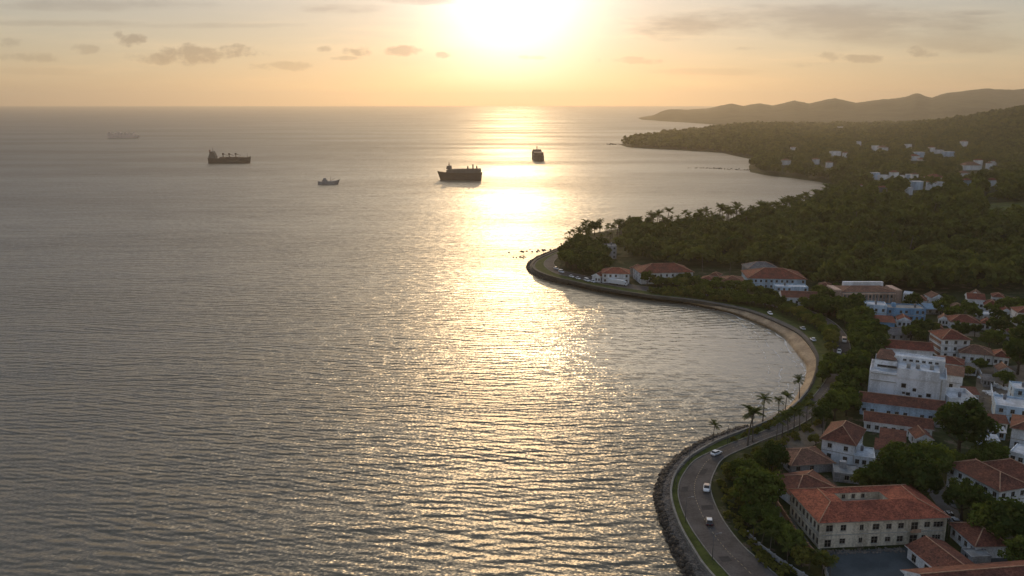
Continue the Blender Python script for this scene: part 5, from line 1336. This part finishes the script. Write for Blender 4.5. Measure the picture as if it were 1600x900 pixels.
# ------------------------------------------------------------------ vehicles
CARP = {"white": simple_mat("white_car_paint", (0.78, 0.78, 0.77), 0.35, 0.08, 0.8, 0.5), "dark": simple_mat("dark_car_paint", (0.035, 0.037, 0.042), 0.3, 0.2, 0.8, 0.5), "silver": simple_mat("silver_car_paint", (0.50, 0.51, 0.53), 0.35, 0.1, 0.8, 0.5, metallic=0.3), "peach": simple_mat("peach_car_roof_paint", (0.70, 0.50, 0.38), 0.4, 0.1, 0.8, 0.5)}
M["tyre"] = simple_mat("tyre_rubber", (0.02, 0.02, 0.02), 0.9, 0.2, 2.0, 0.2)
M["lamp"] = simple_mat("lamp_lens", (0.75, 0.75, 0.72), 0.2, 0.05, 2.0, 0.6)
M["tail"] = simple_mat("tail_lens", (0.35, 0.02, 0.015), 0.3, 0.1, 2.0, 0.5)
def loft(sections):
    """closed hull through rings of equal length"""
    mb = MB(); n = len(sections[0]); i0 = 0
    for s in sections: mb.v += [tuple(p) for p in s]
    for a in range(len(sections) - 1):
        for q in range(n):
            mb.f.append((a * n + q, a * n + (q + 1) % n, (a + 1) * n + (q + 1) % n, (a + 1) * n + q)); mb.m.append(0); mb.sm.append(False)
    mb.f.append(tuple(reversed(range(n)))); mb.m.append(0); mb.sm.append(False)
    mb.f.append(tuple((len(sections) - 1) * n + q for q in range(n))); mb.m.append(0); mb.sm.append(False)
    return mb
def ring(x, hw, z0, z1, r=0.12):
    return [(x, -hw + r, z0), (x, hw - r, z0), (x, hw, z0 + r), (x, hw, z1 - r), (x, hw - r, z1), (x, -hw + r, z1), (x, -hw, z1 - r), (x, -hw, z0 + r)]
def car_meshes(L=4.3, Wd=1.8, van=False):
    h = Wd / 2; x0 = -L / 2
    if not van:
        body = loft([ring(x0, h * .82, .35, .70), ring(x0 + .18, h * .95, .24, .86), ring(x0 + .9, h, .22, .93), ring(x0 + 2.9, h, .22, .92), ring(x0 + 3.9, h * .96, .24, .80), ring(x0 + L - .02, h * .80, .34, .62)])
        gl = loft([ring(x0 + .55, h * .80, .88, .95, .03), ring(x0 + 1.0, h * .78, .88, 1.36, .06), ring(x0 + 2.3, h * .78, .88, 1.38, .06), ring(x0 + 3.15, h * .82, .88, .95, .03)])
        rf = loft([ring(x0 + .95, h * .72, 1.355, 1.41, .02), ring(x0 + 1.3, h * .75, 1.37, 1.45, .03), ring(x0 + 2.1, h * .75, 1.375, 1.45, .03), ring(x0 + 2.42, h * .72, 1.355, 1.41, .02)])
    else:
        body = loft([ring(x0, h * .95, .35, 1.15), ring(x0 + .1, h, .28, 1.25), ring(x0 + 3.4, h, .28, 1.25), ring(x0 + L - .35, h * .97, .28, 1.05), ring(x0 + L, h * .88, .36, .85)])
        gl = loft([ring(x0 + .05, h * .92, 1.2, 1.85, .06), ring(x0 + 3.0, h * .92, 1.2, 1.85, .06), ring(x0 + 3.75, h * .9, 1.2, 1.28, .03)])
        rf = loft([ring(x0 + .0, h * .9, 1.83, 1.9, .03), ring(x0 + .2, h * .94, 1.84, 2.0, .04), ring(x0 + 2.7, h * .94, 1.84, 2.0, .04), ring(x0 + 3.1, h * .9, 1.83, 1.9, .03)])
    wh = MB(); wh.tube([(0, -.11, 0), (0, .11, 0)], .33, 12)
    rim = MB(); rim.tube([(0, -.125, 0), (0, .125, 0)], .19, 8)
    hl = MB(); hl.box(-.05, -.19, -.08, .06, .19, .08)
    return body, gl, rf, wh, rim, hl, L, h
CARS = {False: car_meshes(), True: car_meshes(4.6, 1.85, True)}
MESHC = {}
def car(label, pos, rz, paint="white", roof=None, van=False, group=None, name="parked_car", detail=True):
    body, gl, rf, wh, rim, hl, L, h = CARS[van]
    def me(key, mb, mat):
        k = (key, van, mat.name)
        if k not in MESHC: MESHC[k] = mb.mesh(key, mat)
        return MESHC[k]
    root = empty(name, pos, rz); tag(root, label, "car" if not van else "van", group)
    link_mesh("body", me("body", body, CARP[paint]), root)
    link_mesh("windows", me("windows", gl, M["glass"]), root); link_mesh("roof", me("roof", rf, CARP[roof or paint]), root)
    for sx in (-L / 2 + .85, L / 2 - .8):
        for sy in (-h + .1, h - .1):
            w = link_mesh("wheel", me("wheel", wh, M["tyre"]), root, (sx, sy, .33))
            if detail: link_mesh("rim", me("rim", rim, CARP["silver"]), w)
    if detail:
        for sy in (-h * .62, h * .62):
            link_mesh("headlight", me("headlight", hl, M["lamp"]), root, (L / 2 - .12, sy, .56)); link_mesh("tail_light", me("tail_light", hl, M["tail"]), root, (-L / 2 + .04, sy, .62))
    return root
def heading(a, b):
    A, B = G(*a), G(*b); return math.atan2(B[1] - A[1], B[0] - A[0])
ZR = 3.085
car("white car driving round the near bend, farthest of the three on the open road", G(1119, 710, ZR), heading((1119, 710), (1142, 700)), "white", name="moving_car")
car("white car with peach-tinted roof in the middle of the near bend", G(1104, 765, ZR), heading((1104, 765), (1101, 790)), "white", "peach", name="moving_car")
car("dark car with a white roof, nearest of the three on the bend", G(1108, 817, ZR), heading((1108, 817), (1104, 790)), "dark", "white", name="moving_car")
car("white car on the road where the tree belts close in beside the beach", G(1311, 551, ZR), heading((1311, 551), (1306, 580)), "white", name="moving_car")
car("pale peach-roofed van entering the tree belt above the beach", G(1319, 534, ZR), heading((1319, 534), (1322, 551)), "white", "peach", True, name="moving_car")
car("white car parked in the narrow lane right of the cream building", G(1484, 809, 3.06), heading((1478, 800), (1492, 816)), "white")
car("silver car parked in the lane behind the white one", G(1494, 820, 3.06), heading((1478, 800), (1492, 816)), "silver")
for k, (px, py) in enumerate([(1254, 514.5), (1203, 491), (1270, 532)]):
    car("white car parked between the beach footpath and the trees", G(px, py, 3.2), heading((px, py), (px - 8, py - 6)) + (k % 2) * math.pi, "white" if k % 3 else "silver", van=(k % 4 == 3), group="cars parked along the beach", detail=False)
for k, (px, py) in enumerate([(1120, 462.5), (1110, 461), (1052, 456), (1040, 455)]):
    car("car parked in front of the bay houses", G(px, py, 3.15), heading((px, py), (px - 10, py - 1.0)), ["white", "silver"][k % 2], van=(k == 0), group="cars parked at the head of the bay", detail=False)
for k, (px, py) in enumerate([(869, 420.5), (877, 426), (893, 433), (903, 436), (917, 439.5), (926, 441)]):
    car("white car parked along the road round the point", G(px, py, 3.1), heading((px, py), (px + 9, py + 3.2)), "white", van=(k % 3 == 1), group="cars parked on the point", detail=False)
def truck(label, pos, rz):
    root = empty("box_truck", pos, rz); tag(root, label, "truck")
    loft([ring(-3.6, 1.2, .8, 3.3, .08), ring(1.6, 1.2, .8, 3.3, .08)]).build("cargo_box", CARP["white"], root)
    loft([ring(1.75, 1.1, .5, 2.6, .15), ring(3.0, 1.1, .5, 2.5, .2), ring(3.5, 1.05, .5, 1.5, .2)]).build("cab", CARP["white"], root)
    b = MB(); b.box(2.6, -1.12, 1.6, 3.3, 1.12, 2.2); b.build("windscreen", M["glass"], root)
    c = MB(); c.box(-3.5, -.45, .55, 3.0, .45, .79); c.build("chassis", M["metal"], root)
    wm = MB(); wm.tube([(0, -.15, 0), (0, .15, 0)], .48, 12); wm = wm.mesh("wheel", M["tyre"])
    for x in (-2.4, 2.5):
        for y in (-1.0, 1.0): link_mesh("wheel", wm, root, (x, y, .48))
truck("white box truck standing by the red-roofed house of the point", G(960, 444.5, 3.1), heading((960, 444.5), (972, 446)))
truck("white box truck parked nose to tail right of the other one on the point", G(971, 446, 3.1), heading((960, 444.5), (972, 446)))

# street lamps along the open bend and utility poles in the lane
def lamp_post(pos, rz, label, group):
    root = empty("street_lamp", pos, rz); tag(root, label, "street lamp", group)
    p = MB(); p.tube([(0, 0, -.4), (0, 0, 6.2), (0.35, 0, 6.8), (1.5, 0, 7.0)], [.09, .07, .06, .05], 6); p.build("pole", M["metal"], root)
    h = MB(); h.box(1.3, -.14, 6.92, 2.0, .14, 7.06); h.build("lamp_head", M["concrete"], root)
for i in (3 * NP + 5, 5 * NP + 2, 7 * NP, 8 * NP + 9, 10 * NP + 2):
    p = L_K[i] * 1.0; q = L_D[i]; lamp_post((p[0] - .6 * (q - p)[0] / np.linalg.norm(q - p), p[1] - .6 * (q - p)[1] / np.linalg.norm(q - p), 3.0), math.atan2(q[1] - p[1], q[0] - p[0]), "thin grey street lamp on the seaward grass strip of the bend", "street lamps of the bend")

def pole(pos, rz, label):
    root = empty("utility_pole", pos, rz); tag(root, label, "utility pole", "utility poles of the town")
    p = MB(); p.tube([(0, 0, -.4), (0, 0, 8.2)], [.14, .09], 6); p.build("pole", BARK_P, root)
    c = MB(); c.box(-.9, -.06, 7.5, .9, .06, 7.62); c.box(-.6, -.05, 6.9, .6, .05, 7.0); c.build("crossarm", BARK, root)
for (px, py, lb) in [(1222, 742, "utility pole at the seaward end of the dirt lane"), (1480, 842, "utility pole between the cream building and the narrow annex"), (1514, 838, "utility pole behind the narrow annex in the service lane"), (1340, 700, "utility pole beside the white corner house"), (1532, 655, "utility pole beside the stepped sheds"), (1536, 576, "utility pole at the head of the dirt lot"), (1448, 548, "utility pole at the corner of the three-storey house"), (1284, 690, "utility pole at the top of the dirt lane")]:
    pole(G(px, py, 3.0), 0.4, lb)
# ------------------------------------------------------------------ ships
SH = {"hull": simple_mat("ship_hull", (0.035, 0.032, 0.032), 0.6, 0.3, 0.1, 0.4, col2=(0.05, 0.035, 0.03)), "red": simple_mat("rusty_hull", (0.20, 0.10, 0.075), 0.7, 0.3, 0.1, 0.3), "white": simple_mat("ship_superstructure", (0.30, 0.29, 0.28), 0.6, 0.25, 0.2, 0.4),
      "grey": simple_mat("ship_grey", (0.115, 0.11, 0.105), 0.6, 0.25, 0.2, 0.4), "deck": simple_mat("ship_deck", (0.10, 0.07, 0.055), 0.8, 0.3, 0.2, 0.3), "pale": simple_mat("haze_pale_hull", (0.8, 0.66, 0.56), 0.8, 0.2, 0.1, 0.2)}  # pale tone painted in for haze over the far barge
def hull_mesh(L, B, D, flare=2.5, sheer=1.5, bow=1):
    """a ship's hull along x, bow towards +x, keel below the water"""
    secs = []; N = 16
    for k in range(N + 1):
        u = k / N; x = (u - .5) * L
        wide = B / 2 * min(1, (1 - u) * 3.4 + .02) ** .55 * (0.86 + .14 * min(1, u * 8))
        ww = wide * min(1, .62 + min(1, (1 - u) * 4) * .38)
        top = D + sheer * max(0, (u - .72) / .28) ** 2 + .4 * max(0, (.12 - u) / .12)
        xo = flare * max(0, (u - .8) / .2) ** 1.3
        xa = -flare * .35 * max(0, (.1 - u) / .1)
        secs.append([(x, -ww * .8, -2.5), (x, ww * .8, -2.5), (x, ww, 0.2), (x + (xo + xa) * .5, wide * .98, top * .55), (x + xo + xa, wide, top), (x + xo + xa, -wide, top), (x + (xo + xa) * .5, -wide * .98, top * .55), (x, -ww, .2)])
    return loft(secs)
def ship(name, label, pos, rz, cat="ship"):
    root = empty(name, pos, rz); tag(root, label, cat); return root
def boxmesh(name, boxes, mat, root):
    mb = MB()
    for b in boxes: mb.box(*b)
    return mb.build(name, mat, root)
# bulk carrier: superstructure over the stern, cranes along the deck, bow to the right
p = G(359, 255, 0); rt = ship("bulk_carrier", "dark bulk carrier with stern bridge and deck cranes, left of the sun path", p, 0.04)
Ls = 74
hull_mesh(Ls, 13, 9.5, 2, 2.6).build("hull", SH["hull"], rt)
for (x0, x1) in ((-17, -7), (-5, 5), (7, 17), (19, 27)): boxmesh("hatch_cover", [(x0, -4.6, 9.5, x1, 4.6, 11.3)], SH["deck"], rt)
sp = boxmesh("bridge_house", [(-36, -6.2, 9.6, -23, 6.2, 13.4), (-35, -5.8, 13.4, -24, 5.8, 16.4), (-34, -5.4, 16.4, -25, 5.4, 19.2), (-33, -7.4, 19.2, -27, 7.4, 21.6)], SH["grey"], rt)
boxmesh("bridge_window", [(-26.99, -7.0, 20.0, -26.9, 7.0, 21.0)], M["glass"], sp)
f = MB(); f.tube([(-34, 0, 19.2), (-34.6, 0, 24.5)], [1.7, 1.4], 10); f.build("funnel", SH["red"], rt)
f = MB(); f.tube([(-29, 0, 21.6), (-29, 0, 28.5)], [.4, .2], 6); f.box(-29.2, -2.5, 25.5, -28.8, 2.5, 25.9); f.build("mast", SH["grey"], rt)
for x in (-11, 0, 12):
    c = MB(); c.tube([(x * 1.0 + (-1 if x else 1) * 0, 0, 9.5), (x, 0, 16.5)], [.9, .8], 8); c.box(x - 1.4, -1.4, 15.5, x + 1.6, 1.4, 18.3); c.tube([(x + 1, 0, 16.5), (x + 9, 0, 14.0)], [.45, .3], 6); c.build("deck_crane", SH["hull"], rt)
f = MB(); f.tube([(33, 0, 11), (33, 0, 18)], [.35, .2], 6); f.build("fore_mast", SH["grey"], rt)
# vehicle carrier just left of the sun path, bow to the left
p = G(719.5, 281.5, 0); rt = ship("cargo_ship", "dark high-sided cargo ship with bow tower beside the sun glitter", p, math.pi - 0.16)
hull_mesh(59, 13.5, 11.0, 4.5, 1.8).build("hull", SH["hull"], rt)
loft([[(x, -w, 11.0), (x, w, 11.0), (x, w, z), (x, -w, z)] for x, w, z in ((-29.5, 5.4, 15.2), (-28, 6.1, 17.2), (0, 6.3, 16.6), (17, 5.9, 15.6), (19.5, 5.5, 14.4))]).build("upper_deck", SH["grey"], rt)
boxmesh("bridge_house", [(13.5, -5.4, 15.8, 19.5, 5.4, 18.4), (14.5, -6.6, 18.4, 18.5, 6.6, 20.6)], SH["grey"], rt)
f = MB(); f.tube([(16.5, 0, 20.6), (16.5, 0, 25.6)], [.9, .3], 8); f.box(16.2, -2, 23, 16.7, 2, 23.4); f.build("mast", SH["hull"], rt)
for x, hh in ((-11, 3.0), (-18.5, 5.6), (-24, 3.6)):
    f = MB(); f.tube([(x, 0, 16.4), (x, 0, 17.2 + hh)], [1.1, .9], 8); f.build("funnel" if hh > 5 else "vent_post", SH["hull"], rt)
boxmesh("lifeboat", [(-4, -6.9, 14.2, 1, -6.35, 15.6)], SH["white"], rt)
boxmesh("rub_rail", [(-27, -6.95, 8.6, 14, -6.80, 9.2)], SH["grey"], rt)
# ship seen end-on in the glitter
p = G(842, 252.5, 0); rt = ship("coaster", "dark ship seen end-on inside the sun glitter", p + (0, 40, 0), -math.pi / 2 + 0.06)
hull_mesh(80, 20, 10.5, 3, 1.5).build("hull", SH["hull"], rt)
boxmesh("bridge_house", [(-36, -9.4, 10.6, -24, 9.4, 14), (-35, -9.0, 14, -25, 9.0, 17), (-34, -8, 17, -26, 8, 19)], SH["grey"], rt)
boxmesh("container", [(-20, -8.4, 10.6, 20, 8.4, 15.5), ], SH["deck"], rt)
f = MB(); f.tube([(-30, 0, 19), (-30, 0, 26)], [.8, .35], 8); f.box(-30.2, -2.6, 23.4, -29.8, 2.6, 23.9); f.build("mast", SH["hull"], rt)
# small boat and the faint far ship
p = G(513, 288, 0); rt = ship("fishing_boat", "small grey fishing boat alone left of the sun path", p, 0.25, "boat")
hull_mesh(27, 7, 4.4, 2.2, 2.2).build("hull", SH["white"], rt)
boxmesh("wheelhouse", [(-8, -2.4, 3.6, -1, 2.4, 6.6), (-6.5, -2.0, 6.6, -2.5, 2.0, 8.6)], SH["white"], rt)
f = MB(); f.tube([(3, 0, 3.4), (3, 0, 10.5)], [.22, .12], 6); f.tube([(3, 0, 4.6), (9.5, 0, 8.2)], [.14, .1], 5); f.build("mast", SH["hull"], rt)
p = G(193, 216, 0); rt = ship("barge", "faint reddish long cargo barge near the horizon at far left", p, 0.02)
hull_mesh(92, 16, 9, 2, 1).build("hull", SH["pale"], rt)
for k in range(7): boxmesh("container", [(-34 + k * 9.6, -6.5, 9.1, -25.4 + k * 9.6, 6.5, 15 + (k * 37 % 5))], SH["pale"], rt)
boxmesh("bridge_house", [(-44, -6.5, 9.1, -36, 6.5, 19)], SH["pale"], rt)
vs = scene.view_settings
vs.view_transform = "Standard"; vs.look = "None"; vs.exposure = EXPOSURE; vs.gamma = 1; vs.use_curve_mapping = False
scene.render.engine = "CYCLES"
cy = scene.cycles
cy.use_denoising = True
cy.max_bounces = 6; cy.diffuse_bounces = 2; cy.glossy_bounces = 2; cy.transmission_bounces = 2; cy.transparent_max_bounces = 4; cy.volume_bounces = 0
cy.sample_clamp_indirect = 4.0
cy.caustics_reflective = False; cy.caustics_refractive = False
